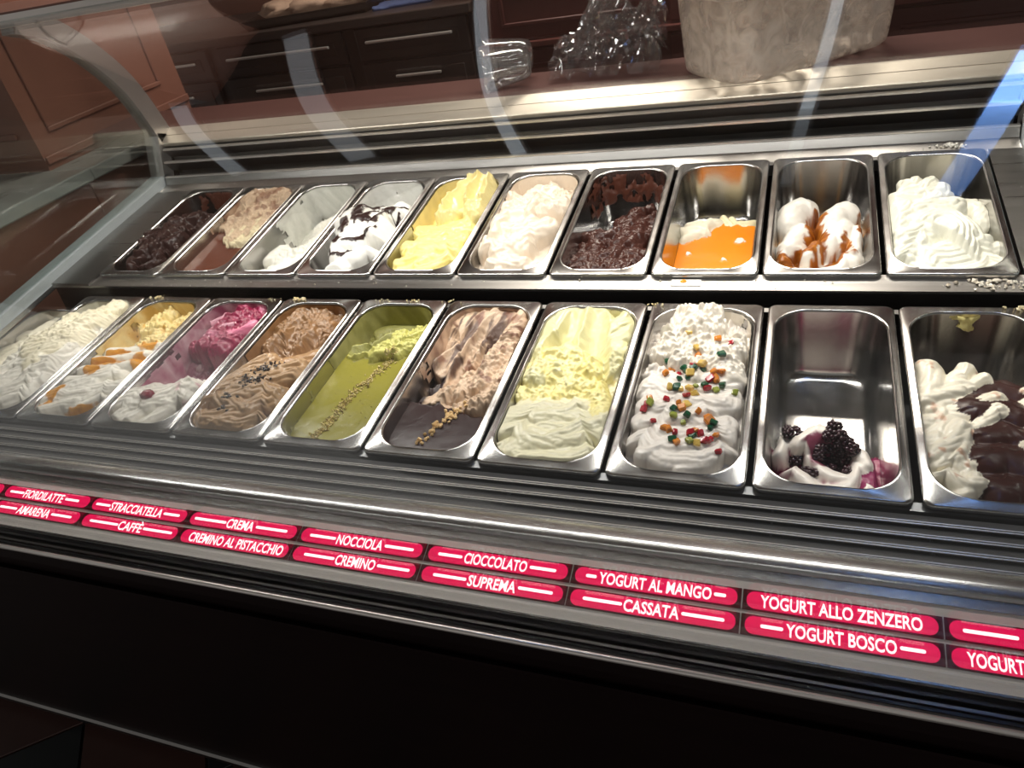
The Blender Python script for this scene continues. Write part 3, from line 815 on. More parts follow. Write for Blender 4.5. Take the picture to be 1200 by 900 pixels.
def crumbs(name, g, spots, parent, c_lo, c_hi, rnd, mat='bits'):
    """many tiny grains joined in one part: spots = (x, y, size)"""
    base = np.array([(1, 0, 0), (-1, 0, 0), (0, 1, 0), (0, -1, 0), (0, 0, 1), (0, 0, -0.6)], float)
    fc = np.array([(0, 2, 4), (2, 1, 4), (1, 3, 4), (3, 0, 4), (2, 0, 5), (1, 2, 5), (3, 1, 5), (0, 3, 5)])
    V_, F, C_ = [], [], []
    for x, y, s in spots:
        p = np.array(g.at(x, y)); rz = rnd.uniform(0, 6.28)
        rm = np.array(Euler((rnd.uniform(-.6, .6), rnd.uniform(-.6, .6), rz)).to_matrix())
        sc_ = np.array([s * rnd.uniform(.6, 1.3), s * rnd.uniform(.6, 1.3), s * rnd.uniform(.5, 1.0)]) / 2
        q_ = (base * sc_) @ rm.T + p + np.array([0, 0, s * 0.2])
        F.append(fc + len(V_) * 6); V_.append(q_)
        k = rnd.random(); C_.append(np.tile(np.array([*(np.array(c_lo) * (1 - k) + np.array(c_hi) * k), 1.0]), (6, 1)))
    o = raw_mesh(name, np.concatenate(V_), np.concatenate(F), np.concatenate(C_), M[mat], parent)
    o.data.polygons.foreach_set('use_smooth', [False] * len(o.data.polygons))
    o['kind'] = 'stuff'
    return o

# ------------------------------------------------------------------ flavours, front row (k = place along the row)
WHITE = L3(240, 235, 222); CREAM = L3(243, 234, 205); IVORY = L3(236, 230, 208)
YEL = L3(243, 228, 150); DCHOC = L3(40, 24, 21)
def done(g, t, mats=('gel',), names=('gelato_mass',), **kw):
    g.finish(**kw)
    g.meshes([M[m_] for m_ in mats], names, t)

def f0():
    t = gelato('F', 0, 'plain ivory gelato in the pan against the glass end of the front row'); g = Gel(900)
    g.put(-0.030 + 0.010 * g.n(20), IVORY)
    g.heap(-0.05, 0.05, 0.03, 0.31, -0.018, 12, 0.026, 0.10, 60, IVORY)
    done(g, t)
def f1():
    t = gelato('F', 1, 'heaped plain ivory cream gelato left of the orange-drizzled one'); g = Gel(901)
    g.put(-0.03 + 0.006 * g.n(20), IVORY, mask=(g.Y < 0.30) * 1.0)
    g.heap(-0.055, 0.05, 0.00, 0.16, lambda x, y: 0.010 + 0.010 * math.sin(3.1 * min(1, y / 0.2)), 18, 0.024, 0.10, 35, WHITE, var=45, streak=0.0042, freq=2.2, drop=0.018)
    g.heap(-0.055, 0.055, 0.05, 0.22, lambda x, y: 0.002, 16, 0.022, 0.08, 50, WHITE, var=60, jz=0.006, streak=0.0036, freq=2.2, drop=0.018)
    g.heap(-0.02, 0.045, 0.13, 0.24, lambda x, y: 0.026 - 0.03 * abs(x - 0.01), 12, 0.022, 0.07, 70, CREAM, var=50, streak=0.003, jz=0.007)
    g.heap(0.005, 0.055, 0.23, 0.315, lambda x, y: 0.008, 9, 0.018, 0.05, 60, CREAM, var=60)
    g.rough(g.box(-0.03, 0.07, 0.17, 0.33, 0.03), 0.005, 90)
    g.paint(g.blob(-0.052, 0.055, 0.010, 0.020, 0, 0.3), L3(232, 150, 86), 0.0, None, 0.85)
    smear(t, 11, L3(206, 204, 190), arcw(60, 150), 0.10, 40)
    done(g, t)
def f2():
    t = gelato('F', 2, 'white cream gelato streaked with golden orange sauce'); g = Gel(902)
    OR = L3(214, 146, 30); YC = L3(238, 216, 150)
    g.put(-0.045 + 0.006 * g.n(25), WHITE)
    g.heap(-0.03, 0.045, 0.21, 0.31, lambda x, y: -0.012, 14, 0.020, 0.05, 60, YC, var=80, jz=0.007)
    g.rough(g.box(-0.08, 0.08, 0.20, 0.34, 0.02), 0.009, 75)
    for cx, cy, z, a_ in ((-0.015, 0.185, -0.004, 20), (-0.02, 0.155, 0.000, 10), (-0.022, 0.125, 0.002, 12), (-0.03, 0.095, 0.002, 20)):
        g.stroke([(cx - 0.030, cy - 0.006), (cx + 0.010, cy + 0.004), (cx + 0.062, cy + 0.025)], 0.019, (z, z - 0.006), WHITE, 0.020, 0.0010, 2)
    g.heap(-0.04, 0.045, 0.015, 0.09, lambda x, y: 0.000, 9, 0.019, 0.10, 25, WHITE, var=20, streak=0.0016, freq=3)
    for b_ in ((-0.018, 0.172, 0.022, 0.007, 10, 1), (-0.022, 0.142, 0.030, 0.008, 8, 2), (-0.028, 0.113, 0.012, 0.012, 60, 3), (0.048, 0.155, 0.012, 0.017, 40, 4), (0.022, 0.012, 0.030, 0.010, 30, 5), (-0.055, 0.035, 0.008, 0.02, 0, 6), (0.03, 0.205, 0.014, 0.008, 20, 7)):
        g.paint(g.blob(b_[0], b_[1], b_[2] * 1.25, b_[3] * 1.6, b_[4], 0.5, 60, b_[5]), OR, 0.0008, 1)
    g.paint(g.box(-0.07, 0.07, 0.22, 0.34, 0.02) * sstep(0.15, 0.4, g.n(60, 33, 4)), L3(222, 170, 60), 0, None, 0.8)
    smear(t, 12, L3(226, 206, 150), arcw(50, 175), 0.12, 35, c2=L3(210, 170, 90))
    done(g, t, ('gel', 'sauce'), ('gelato_mass', 'orange_sauce'))
def f3():
    t = gelato('F', 3, 'sour cherry gelato, white mound in front and magenta mass behind'); g = Gel(903)
    MG = L3(140, 26, 68); PK = L3(196, 96, 132); MV = L3(150, 96, 112)
    g.put(-0.078 + 0.010 * g.n(18) + 0.05 * sstep(0.10, 0.30, g.Y), MV)
    g.paint(sstep(0.10, 0.35, g.n(40, 5, 4)), L3(206, 186, 184), 0.002, None, 0.7)
    g.heap(-0.04, 0.05, 0.235, 0.32, lambda x, y: -0.010, 16, 0.020, 0.07, 50, MG, var=70, jz=0.010, streak=0.003)
    g.rough(g.box(-0.08, 0.08, 0.225, 0.34, 0.02), 0.006, 60)
    g.paint(sstep(0.2, 0.4, fbm(g.X * 30, g.Y * 60, 5, 4)) * sstep(0.22, 0.24, g.Y), L3(206, 120, 150), 0, None, 0.7)
    g.heap(-0.03, 0.03, 0.24, 0.30, -0.006, 5, 0.010, 0.05, 70, L3(226, 170, 186), var=60)
    g.stroke([(0.02, 0.245), (0.045, 0.262), (0.058, 0.285)], 0.012, -0.002, L3(226, 130, 160), 0.012)
    g.heap(-0.045, 0.045, 0.005, 0.075, lambda x, y: -0.006 + 0.012 * min(1, y / 0.06), 13, 0.021, 0.09, 30, WHITE, var=35, streak=0.0018)
    g.stroke([(-0.04, 0.09), (0.0, 0.125), (0.04, 0.12)], 0.026, (-0.018, -0.030), L3(240, 232, 224), 0.022, 0.0016)
    g.rough(g.box(-0.04, 0.06, 0.10, 0.19, 0.02), 0.007, 80)
    g.paint(g.box(0.02, 0.07, 0.05, 0.20, 0.02) * sstep(0.25, 0.5, g.n(45, 31, 3)), L3(214, 120, 150), 0, None, 0.6)
    smear(t, 13, L3(150, 78, 104), wmax(arcw(20, 160), arcw(160, 240, -0.12, -0.01)), -0.25, 30, 0.0012, c2=L3(196, 166, 172), mat='sauce')
    done(g, t, ('gel',), ('gelato_mass',))
    o = link('cherry', lump_me('cherry', 0.0125, 0.010, 0.008, 3, 0.5), M['cherry'], t, g.at(-0.005, 0.052) + Vector((0, 0, 0.003)), smooth=True)
def f4():
    t = gelato('F', 4, 'light brown coffee gelato with dark coffee crumbs on top'); g = Gel(904)
    CF = L3(176, 142, 104); CD = L3(140, 104, 68)
    g.put(-0.060 + 0.006 * g.n(25) + 0.04 * sstep(0.2, 0.33, g.Y), CD)
    g.heap(-0.05, 0.05, 0.17, 0.32, lambda x, y: -0.022 + 0.10 * (y - 0.17), 16, 0.020, 0.08, 75, CD, var=30, jz=0.008)
    g.carve([(-0.02, 0.16), (-0.025, 0.24), (-0.02, 0.34)], 0.024, (-0.052, -0.004), 0.03, CD)
    g.carve([(0.03, 0.19), (0.03, 0.26), (0.028, 0.34)], 0.022, (-0.046, -0.004), 0.03, CD)
    g.rough(g.box(-0.08, 0.08, 0.15, 0.34, 0.02), 0.006, 85)
    g.heap(-0.045, 0.04, 0.01, 0.14, lambda x, y: 0.004 + 0.006 * math.sin(y * 22), 20, 0.020, 0.09, 25, CF, var=45, streak=0.0040, freq=2.2, drop=0.018)
    g.heap(0.02, 0.055, 0.12, 0.20, -0.012, 6, 0.018, 0.06, 50, L3(166, 130, 92), var=30)
    smear(t, 14, L3(128, 92, 58), arcw(20, 165), -0.25, 35, 0.0014, c2=L3(150, 112, 72))
    done(g, t)
    rnd = random.Random(4)
    sp = []
    for cx, cy, n, r in ((0.000, 0.135, 34, 0.010), (0.012, 0.150, 16, 0.009), (-0.004, 0.100, 34, 0.009), (0.014, 0.108, 16, 0.008), (-0.016, 0.060, 12, 0.006), (-0.010, 0.035, 9, 0.006)):
        sp += [(cx + rnd.gauss(0, r), cy + rnd.gauss(0, r * 0.6), rnd.uniform(0.004, 0.0075)) for _ in range(n)]
    crumbs('coffee_crumbs', g, sp, t, L3(30, 20, 16), L3(60, 42, 34), rnd)
def f5():
    t = gelato('F', 5, 'smooth olive green pistachio cream with a diagonal line of crushed nuts'); g = Gel(905)
    G1 = L3(140, 134, 52); G2 = L3(196, 192, 106)
    g.put(-0.026 + 0.0015 * g.n(14) - 0.010 * sstep(0.2, 0.3, g.Y), G1, 1, mask=(g.Y < 0.262) * 1.0)
    g.put(-0.060 + 0.02 * sstep(0.25, 0.33, g.Y), L3(150, 146, 78))
    g.heap(-0.055, 0.06, 0.228, 0.262, lambda x, y: -0.016 + 0.10 * max(0, x), 10, 0.012, 0.06, 25, G2, var=40, jz=0.005)
    g.heap(0.01, 0.06, 0.225, 0.285, -0.010, 9, 0.012, 0.04, 60, G2, var=60)
    g.rough(g.box(-0.06, 0.08, 0.228, 0.30, 0.015) * (g.lay == 0), 0.008, 90)
    g.carve([(-0.05, 0.235), (-0.03, 0.255), (0.0, 0.30)], 0.024, (-0.042, -0.046), 0.02, L3(150, 148, 84))
    smear(t, 15, L3(132, 128, 76), arcw(15, 165), -0.45, 30, 0.0012, c2=L3(160, 156, 100), mat='sauce')
    done(g, t, ('crumbly', 'sauce'), ('gelato_mass', 'pistachio_cream'), shade=0.03)
    rnd = random.Random(6)
    sp = []
    for i in range(620):
        u = rnd.random(); x = -0.028 + 0.052 * u + rnd.gauss(0, 0.0052) + 0.004 * math.sin(u * 9); y = 0.012 + 0.215 * u + rnd.gauss(0, 0.004)
        sp.append((x, y, rnd.uniform(0.0022, 0.0050)))
    sp += [(rnd.uniform(-.05, .05), rnd.uniform(.05, .24), rnd.uniform(.0012, .0024)) for _ in range(40)]
    crumbs('crushed_pistachio', g, sp, t, L3(126, 104, 44), L3(224, 204, 130), rnd)
def f6():
    t = gelato('F', 6, 'beige and brown torn gelato with smooth dark chocolate pool and chopped hazelnuts'); g = Gel(906)
    BE = L3(212, 184, 156); BR = L3(74, 46, 40); CH = L3(50, 31, 31)
    g.put(-0.055 + 0.008 * g.n(25) + 0.045 * sstep(0.16, 0.33, g.Y), BE)
    g.heap(-0.03, 0.06, 0.11, 0.32, lambda x, y: -0.018 + 0.05 * max(0, y - 0.15) + 0.10 * max(0, x), 26, 0.017, 0.10, 70, BE, var=25, jz=0.008, streak=0.002, freq=3)
    for pts in ([(-0.05, 0.14), (-0.045, 0.22), (-0.01, 0.33)], [(-0.022, 0.16), (-0.012, 0.24), (0.02, 0.33)], [(0.005, 0.20), (0.02, 0.27), (0.035, 0.33)]):
        g.carve(pts, 0.017, (-0.050, -0.008), 0.022, BE, streak=0.0012)
    g.rough(g.box(-0.01, 0.08, 0.10, 0.27, 0.02), 0.008, 80)
    st = fbm((g.X + 0.35 * (0.33 - g.Y) * 0.6) * 60, g.Y * 9, 77, 4)
    g.paint(sstep(0.02, 0.22, st) * sstep(0.12, 0.18, g.Y) * sstep(0.06, 0.0, g.X - 0.2 * (g.Y - 0.2)), BR, 0.0, None, 0.9)
    g.paint(sstep(0.15, 0.35, g.n(28, 14, 3)) * sstep(0.10, 0.16, g.Y), L3(122, 74, 56), 0.0, None, 0.75)
    g.paint(g.blob(-0.052, 0.145, 0.012, 0.05, -8, 0.3), CH, 0.002, None, 1)
    edge = 0.105 - 0.45 * np.clip(g.X + 0.0, 0, 0.04) - 0.10 * np.clip(g.X, -0.07, 0) + 0.010 * g.n(40, 12, 3)
    pool = g.Y < edge
    g.h = np.where(pool, np.minimum(g.h, -0.2), g.h)
    g.put(-0.0230 + 0.0010 * g.n(14), CH, 1, mask=pool * 1.0)
    smear(t, 16, L3(132, 100, 84), arcw(15, 170), -0.2, 40, 0.0014, c2=L3(206, 178, 152))
    done(g, t, ('crumbly', 'sauce'), ('gelato_mass', 'chocolate_pool'), shade=0.04)
    rnd = random.Random(8)
    for i in range(58):
        u = rnd.random() ** 0.8
        x = -0.018 + 0.036 * u + rnd.gauss(0, 0.0058); y = 0.018 + 0.088 * u + rnd.gauss(0, 0.005)
        piece('hazelnut_piece', NUTS[i % 4], g, x, y, rnd.uniform(0.0042, 0.0078), t, rnd)
def f7():
    t = gelato('F', 7, 'pale yellow gelato, crumbly in the middle and scooped smooth behind'); g = Gel(907)
    PY = L3(236, 230, 196); Y2 = L3(242, 230, 160); SC = L3(222, 216, 166)
    g.put(-0.022 + 0.006 * g.n(25), PY)
    g.heap(-0.05, 0.06, 0.19, 0.325, lambda x, y: 0.004, 14, 0.026, 0.10, 75, SC, var=25, jz=0.004)
    g.carve([(0.022, 0.175), (0.020, 0.235), (0.012, 0.315)], 0.030, (-0.040, -0.004), 0.030, SC, streak=0.0002)
    g.carve([(-0.032, 0.215), (-0.030, 0.26), (-0.022, 0.325)], 0.026, (-0.044, -0.002), 0.034, SC, streak=0.0015)
    g.heap(-0.05, 0.01, 0.165, 0.215, lambda x, y: 0.002, 12, 0.018, 0.04, 30, Y2, var=80, jz=0.006)
    g.heap(-0.055, 0.055, 0.11, 0.17, lambda x, y: -0.004, 16, 0.018, 0.04, 30, Y2, var=80, jz=0.006)
    g.rough(g.box(-0.065, 0.065, 0.105, 0.215, 0.02), 0.006, 75)
    g.paint(g.box(-0.06, 0.06, 0.11, 0.20, 0.02) * sstep(-0.1, 0.3, g.n(40, 8, 3)), L3(244, 226, 130), 0, None, 0.55)
    g.heap(-0.045, 0.045, 0.005, 0.105, lambda x, y: -0.001, 15, 0.022, 0.10, 20, PY, var=35, streak=0.0018, freq=2)
    smear(t, 17, L3(226, 222, 190), arcw(20, 170), 0.0, 45, 0.0016)
    done(g, t)
def f8():
    t = gelato('F', 8, 'white heaped gelato scattered with colourful candied fruit cubes'); g = Gel(908)
    W8 = L3(234, 226, 216); W9 = L3(238, 229, 214)
    g.put(-0.020 + 0.006 * g.n(25), W8)
    for i in range(8):
        y = 0.025 + 0.020 * i; b_ = g.rnd.uniform(-0.010, 0.010)
        g.stroke([(-0.052, y + 0.012 + b_), (-0.01, y - 0.004), (0.05, y + 0.012 - b_)], 0.0180, 0.001 + 0.0010 * i + g.rnd.uniform(-.002, .002), W8, 0.009, 0.0016, 2)
    g.heap(-0.045, 0.045, 0.01, 0.18, lambda x, y: 0.001 + 0.010 * (y / 0.18), 9, 0.014, 0.06, 15, W8, var=40, streak=0.0014)
    g.heap(-0.04, 0.045, 0.185, 0.275, lambda x, y: 0.016, 18, 0.020, 0.045, 30, W9, var=90, jz=0.009)
    g.heap(-0.012, 0.016, 0.26, 0.305, lambda x, y: 0.030, 8, 0.018, 0.035, 30, W9, var=90, jz=0.006)
    g.rough(g.box(-0.07, 0.07, 0.185, 0.33, 0.02), 0.010, 75)
    smear(t, 18, L3(226, 220, 208), arcw(0, 80), 0.0, 40)
    done(g, t, edge=1.25)
    rnd = random.Random(9)
    cl = [(-0.030, 0.186, 0), (-0.036, 0.172, 0), (-0.012, 0.180, 1), (-0.020, 0.176, 2), (0.000, 0.178, 2), (0.004, 0.170, 1), (-0.008, 0.168, 1), (-0.016, 0.160, 1), (-0.006, 0.155, 1), (0.000, 0.162, 3), (0.012, 0.178, 1), (0.010, 0.184, 3), (0.030, 0.168, 0), (0.034, 0.160, 0), (0.026, 0.158, 2), (0.038, 0.170, 0),
          (0.018, 0.146, 1), (0.010, 0.142, 4), (0.024, 0.140, 2), (0.034, 0.140, 4), (0.040, 0.150, 1), (-0.002, 0.138, 3), (-0.010, 0.136, 3), (0.006, 0.130, 3), (0.000, 0.124, 2), (-0.018, 0.140, 1), (-0.026, 0.140, 3), (-0.012, 0.112, 0), (-0.002, 0.110, 3), (-0.004, 0.103, 0), (-0.014, 0.100, 1), (0.006, 0.088, 1), (0.000, 0.080, 4), (0.020, 0.094, 0), (0.036, 0.078, 0), (0.031, 0.084, 0),
          (-0.024, 0.120, 2), (-0.048, 0.118, 0), (-0.052, 0.108, 2), (-0.055, 0.100, 2), (-0.046, 0.110, 4), (-0.022, 0.068, 0), (-0.016, 0.062, 0), (-0.006, 0.060, 2), (-0.008, 0.050, 1), (-0.004, 0.045, 0), (0.012, 0.062, 2), (0.018, 0.066, 0), (0.014, 0.056, 1), (0.012, 0.048, 4), (0.020, 0.044, 3), (0.028, 0.050, 2), (0.024, 0.060, 2), (0.036, 0.066, 1), (0.041, 0.068, 1), (0.044, 0.050, 0), (0.036, 0.050, 2), (-0.042, 0.066, 2), (-0.014, 0.085, 4),
          (0.030, 0.242, 0), (0.044, 0.228, 2), (-0.036, 0.205, 1), (0.006, 0.200, 0), (0.034, 0.196, 1), (0.002, 0.215, 3), (-0.012, 0.245, 3), (0.05, 0.025, 2), (0.058, 0.14, 4)]
    for i, (x, y, ci) in enumerate(cl):
        piece('candied_fruit', CUBE_M[ci, i % 5], g, x + rnd.uniform(-.002, .002), y + rnd.uniform(-.002, .002), rnd.uniform(0.0075, 0.0108), t, rnd, 0.25)
def f9():
    t = gelato('F', 9, 'last dollops of white gelato with purple berry sauce in a nearly empty pan'); g = Gel(909)
    PU = L3(140, 40, 84); W9 = L3(244, 236, 226)
    g.put(-0.078 + 0.006 * g.n(30), PU, 1, mask=(g.Y < 0.125 + 0.012 * g.n(40, 3)) * 1.0)
    for pts, w_, z in (([(-0.060, 0.09), (-0.055, 0.115), (-0.050, 0.125)], 0.013, -0.048), ([(-0.030, 0.108), (-0.012, 0.125), (0.012, 0.122)], 0.020, -0.036), ([(-0.048, 0.055), (-0.025, 0.050), (-0.012, 0.035)], 0.017, -0.052),
                       ([(-0.020, 0.085), (0.005, 0.060), (0.035, 0.055)], 0.015, -0.050), ([(0.0, 0.035), (0.025, 0.045), (0.045, 0.075)], 0.016, -0.050), ([(0.028, 0.108), (0.042, 0.100), (0.048, 0.08)], 0.013, -0.046),
                       ([(-0.058, 0.02), (-0.03, 0.02), (0.0, 0.015)], 0.018, -0.058), ([(0.02, 0.015), (0.045, 0.02), (0.056, 0.04)], 0.016, -0.056)):
        g.stroke(pts, w_, z, W9, 0.016, 0.0006, 2)
    pm = sstep(-0.05, 0.15, g.n(32, 9, 3)) * (g.Y < 0.15)
    g.paint(pm * sstep(-0.050, -0.060, g.h), PU, 0.0, None, 0.9)
    g.paint(g.blob(0.0, 0.095, 0.030, 0.022, 0, 0.5), L3(120, 30, 66), 0.0, 1, 0.95)
    g.stroke([(0.050, 0.02), (0.054, 0.06), (0.050, 0.09)], 0.013, (-0.058, -0.052), L3(150, 52, 96), 0.012, 0.001, 1.5, lay=1)
    done(g, t, ('gel', 'sauce'), ('gelato_mass', 'berry_sauce'), blur=6, micro=0.001)
    rnd = random.Random(12)
    bm = bmesh.new()
    for i in range(16):
        th = i * 2.4; zz = 1 - 2 * (i + .5) / 16; rr_ = math.sqrt(1 - zz * zz)
        bmesh.ops.create_icosphere(bm, subdivisions=1, radius=0.38, matrix=Matrix.Translation((0.72 * rr_ * math.cos(th), 0.72 * rr_ * math.sin(th), 0.72 * zz)))
    bme = bm_mesh('berry', bm); bme.materials.append(M['berry']); bme.polygons.foreach_set('use_smooth', [True] * len(bme.polygons))
    for x, y in ((-0.010, 0.100), (-0.001, 0.104), (0.008, 0.101), (0.016, 0.097), (-0.005, 0.092), (0.004, 0.090), (0.013, 0.088), (0.022, 0.086), (-0.012, 0.087), (0.000, 0.112), (0.004, 0.128), (0.012, 0.126), (0.006, 0.080), (0.026, 0.094), (-0.050, 0.120), (-0.042, 0.122), (-0.045, 0.092), (-0.038, 0.089), (-0.032, 0.072), (-0.026, 0.068), (-0.018, 0.064), (0.026, 0.072), (-0.052, 0.128), (0.018, 0.108)) + tuple((rnd.gauss(0.006, 0.011), rnd.gauss(0.099, 0.008)) for _ in range(22)):
        piece('berry', bme, g, x, y, rnd.uniform(0.0072, 0.0092), t, rnd, -0.15)
def f10():
    t = gelato('F', 10, 'white ruffled gelato with thick dark chocolate stripes'); g = Gel(910)
    WC = L3(240, 232, 212); CH = L3(58, 32, 28)
    inb = (g.Y < 0.215 + 0.02 * g.n(25, 2)) * 1.0
    g.put(-0.050 + 0.006 * g.n(30), L3(90, 58, 48), mask=inb)
    g.heap(-0.058, -0.030, 0.015, 0.20, lambda x, y: -0.008, 24, 0.017, 0.052, 45, WC, var=50, jz=0.008, drop=0.019, streak=0.0022, freq=1.6)
    for pts in ([(-0.062, 0.175), (-0.035, 0.195), (-0.015, 0.225)], [(-0.05, 0.16), (-0.02, 0.185), (0.004, 0.205)], [(-0.055, 0.14), (-0.025, 0.15), (0.012, 0.172)], [(-0.035, 0.10), (-0.01, 0.125), (0.012, 0.150)]):
        g.stroke(pts, 0.017, (-0.010, -0.002), WC, 0.018, 0.0020, 2.5)
    for y, dx, w_, z in ((0.025, 0.004, 0.027, -0.008), (0.068, -0.002, 0.025, -0.005), (0.108, 0.004, 0.024, -0.007), (0.150, -0.004, 0.026, -0.003), (0.190, 0.006, 0.024, -0.008)):
        g.stroke([(-0.008 + dx, y), (0.010 + dx, y + 0.006), (0.030 + dx, y - 0.004)], w_, (z, z - 0.004), CH, 0.010, 0.0005, 1.0, lay=1, tilt=0.002)
    g.heap(0.045, 0.066, 0.015, 0.20, -0.010, 14, 0.013, 0.05, 60, WC, var=35, jz=0.006, drop=0.016, streak=0.002)
    g.paint(sstep(0.25, 0.45, g.n(50, 16, 3)) * (g.lay == 0), L3(190, 130, 92), 0, None, 0.7)
    smear(t, 20, L3(236, 222, 150), arcw(83, 95, -0.026, 0.0, 5), 0.0, 50, 0.005)  # pale yellow reflection on the rear wall, put in as a coloured smear
    done(g, t, ('gel', 'sauce'), ('gelato_mass', 'chocolate_stripe'))

# ------------------------------------------------------------------ flavours, back row
def b1():
    t = gelato('B', 1, 'dark chocolate gelato in coarse glossy curls beside the left end pane'); g = Gel(801, False)
    g.put(-0.085 + 0.01 * g.n(30), DCHOC, mask=(g.Y < 0.24 + 0.02 * g.n(30, 1)) * 1.0)
    g.heap(-0.045, 0.045, 0.03, 0.24, lambda x, y: -0.020 + 0.030 * math.sin(3.1 * min(1, y / 0.25)), 78, 0.0085, 0.045, 30, L3(50, 31, 28), var=90, jz=0.011, drop=0.013, streak=0.0012, bow=0.7)
    smear(t, 31, L3(88, 50, 38), arcw(50, 110, -0.05, -0.002), 0.10, 45, 0.002)
    done(g, t, ('sauce',))
def b2():
    t = gelato('B', 2, 'cream and brown gelato with a smooth milk chocolate pool in front'); g = Gel(802, False)
    CR = L3(222, 208, 172); BR = L3(124, 84, 64)
    g.put(-0.045 + 0.006 * g.n(25) + 0.05 * sstep(0.15, 0.33, g.Y), L3(180, 156, 130))
    g.heap(-0.05, 0.05, 0.17, 0.32, lambda x, y: -0.015 + 0.06 * (y - 0.17), 18, 0.018, 0.08, 70, L3(196, 172, 144), var=30, jz=0.006)
    g.heap(-0.03, 0.04, 0.12, 0.21, -0.014, 12, 0.018, 0.05, 60, CR, var=50, jz=0.005)
    g.rough(g.box(-0.08, 0.08, 0.12, 0.33, 0.02), 0.008, 80)
    g.paint(sstep(0.0, 0.25, g.n(32, 14, 3)) * sstep(0.18, 0.24, g.Y), BR, 0, None, 0.8)
    pool = g.Y < 0.125 + 0.9 * np.clip(-g.X - 0.02, 0, 0.03) * 2 - 0.5 * np.clip(g.X + 0.02, 0, 0.03) + 0.008 * g.n(40, 4, 3) + 0.25 * np.clip(g.X - 0.02, 0, 1)
    g.h = np.where(pool, -0.2, g.h)
    g.put(-0.024 + 0.001 * g.n(15), L3(90, 44, 28), 1, mask=pool * 1.0)
    smear(t, 32, L3(190, 166, 140), arcw(30, 150), -0.3, 40, 0.0016, c2=BR)
    done(g, t, ('crumbly', 'sauce'), ('gelato_mass', 'chocolate_pool'), lip=-0.002)
def b3():
    t = gelato('B', 3, 'remains of plain white milk gelato with the bowl wall smeared white'); g = Gel(803, False)
    W3 = L3(238, 236, 226)
    g.put(-0.075 + 0.012 * g.n(20), L3(206, 206, 196), mask=(g.Y < 0.27) * 1.0)
    g.heap(-0.045, 0.04, 0.02, 0.12, lambda x, y: -0.030, 18, 0.017, 0.06, 20, W3, var=60, jz=0.008)
    g.heap(0.02, 0.05, 0.10, 0.22, lambda x, y: -0.030 + 0.05 * (y - .1), 9, 0.015, 0.06, 80, L3(226, 224, 212), var=30, jz=0.006)
    g.rough(g.box(-0.03, 0.07, 0.09, 0.25, 0.02), 0.008, 75)
    smear(t, 33, L3(206, 206, 198), wmax(arcw(-60, 170)), 0.0, 40, 0.0016, c2=L3(232, 232, 224))
    done(g, t)
def b4():
    t = gelato('B', 4, 'white gelato mounds striped with dark chocolate drizzle'); g = Gel(804, False)
    W4 = L3(242, 240, 234); CH = L3(50, 34, 32)
    g.put(-0.060 + 0.01 * g.n(25), L3(224, 222, 216), mask=(g.Y < 0.25) * 1.0)
    g.heap(-0.045, 0.045, 0.03, 0.24, lambda x, y: -0.026 + 0.056 * math.sin(3.1 * min(1, (y + 0.02) / 0.28)), 22, 0.022, 0.06, 30, W4, var=60, jz=0.005, drop=0.02, streak=0.0008)
    for b_ in ((-0.010, 0.205, 0.030, 0.014, 20, 1), (-0.018, 0.165, 0.012, 0.040, 10, 2), (0.018, 0.175, 0.014, 0.030, -25, 3), (0.022, 0.135, 0.030, 0.011, -20, 4), (-0.030, 0.115, 0.010, 0.030, 10, 5), (-0.026, 0.070, 0.022, 0.011, -20, 6), (0.004, 0.150, 0.02, 0.010, 40, 7), (0.036, 0.200, 0.012, 0.007, 30, 8)):
        g.paint(g.blob(*b_[:5], 0.75, 70, b_[5]), CH, 0.0012, 1)
    for pts in ([(0.03, 0.12), (0.05, 0.16), (0.055, 0.20)], [(0.0, 0.06), (0.03, 0.075), (0.05, 0.11)], [(-0.04, 0.03), (0.0, 0.03), (0.02, 0.045)], [(0.04, 0.19), (0.05, 0.22), (0.06, 0.23)], [(-0.05, 0.05), (-0.03, 0.045), (-0.02, 0.03)]):
        d, tt, sd = g.dist(pts); g.paint((d < 0.0032 + 0.003 * g.n(80, 3, 2)) * 1.0, CH, 0.0012, 1)
    smear(t, 34, L3(222, 222, 216), arcw(10, 170), -0.05, 40, 0.002, c2=L3(238, 238, 234))
    done(g, t, ('gel', 'sauce'), ('gelato_mass', 'chocolate_drizzle'))
def b5():
    t = gelato('B', 5, 'soft yellow egg cream gelato rising above the rear rim'); g = Gel(805, False)
    Y5 = L3(242, 226, 142); Y6 = L3(232, 216, 150)
    g.put(-0.045 + 0.006 * g.n(25), Y5)
    g.heap(-0.02, 0.055, 0.20, 0.315, lambda x, y: 0.012 + 0.02 * sstep(0.2, 0.31, y), 22, 0.020, 0.06, 75, Y6, var=35, jz=0.005)
    g.rough(g.box(-0.03, 0.08, 0.16, 0.33, 0.02), 0.009, 70)
    g.carve([(0.002, 0.215), (-0.008, 0.26), (0.005, 0.305)], 0.026, (-0.022, 0.006), 0.028, Y6, streak=0.0002)
    g.carve([(0.042, 0.24), (0.038, 0.29), (0.04, 0.32)], 0.018, (-0.006, 0.010), 0.02, Y6, streak=0.0002)
    g.carve([(-0.06, 0.14), (-0.055, 0.22), (-0.05, 0.33)], 0.022, (-0.07, -0.035), 0.03, Y6)
    g.heap(-0.045, 0.045, 0.015, 0.16, lambda x, y: -0.012 + 0.014 * math.sin(3.1 * min(1, y / 0.17)), 20, 0.021, 0.07, 30, Y5, var=50, jz=0.006, drop=0.018, streak=0.003, freq=2)
    smear(t, 35, L3(216, 200, 140), arcw(40, 190), -0.25, 35, 0.0016, c2=Y6)
    done(g, t, edge=2.2)
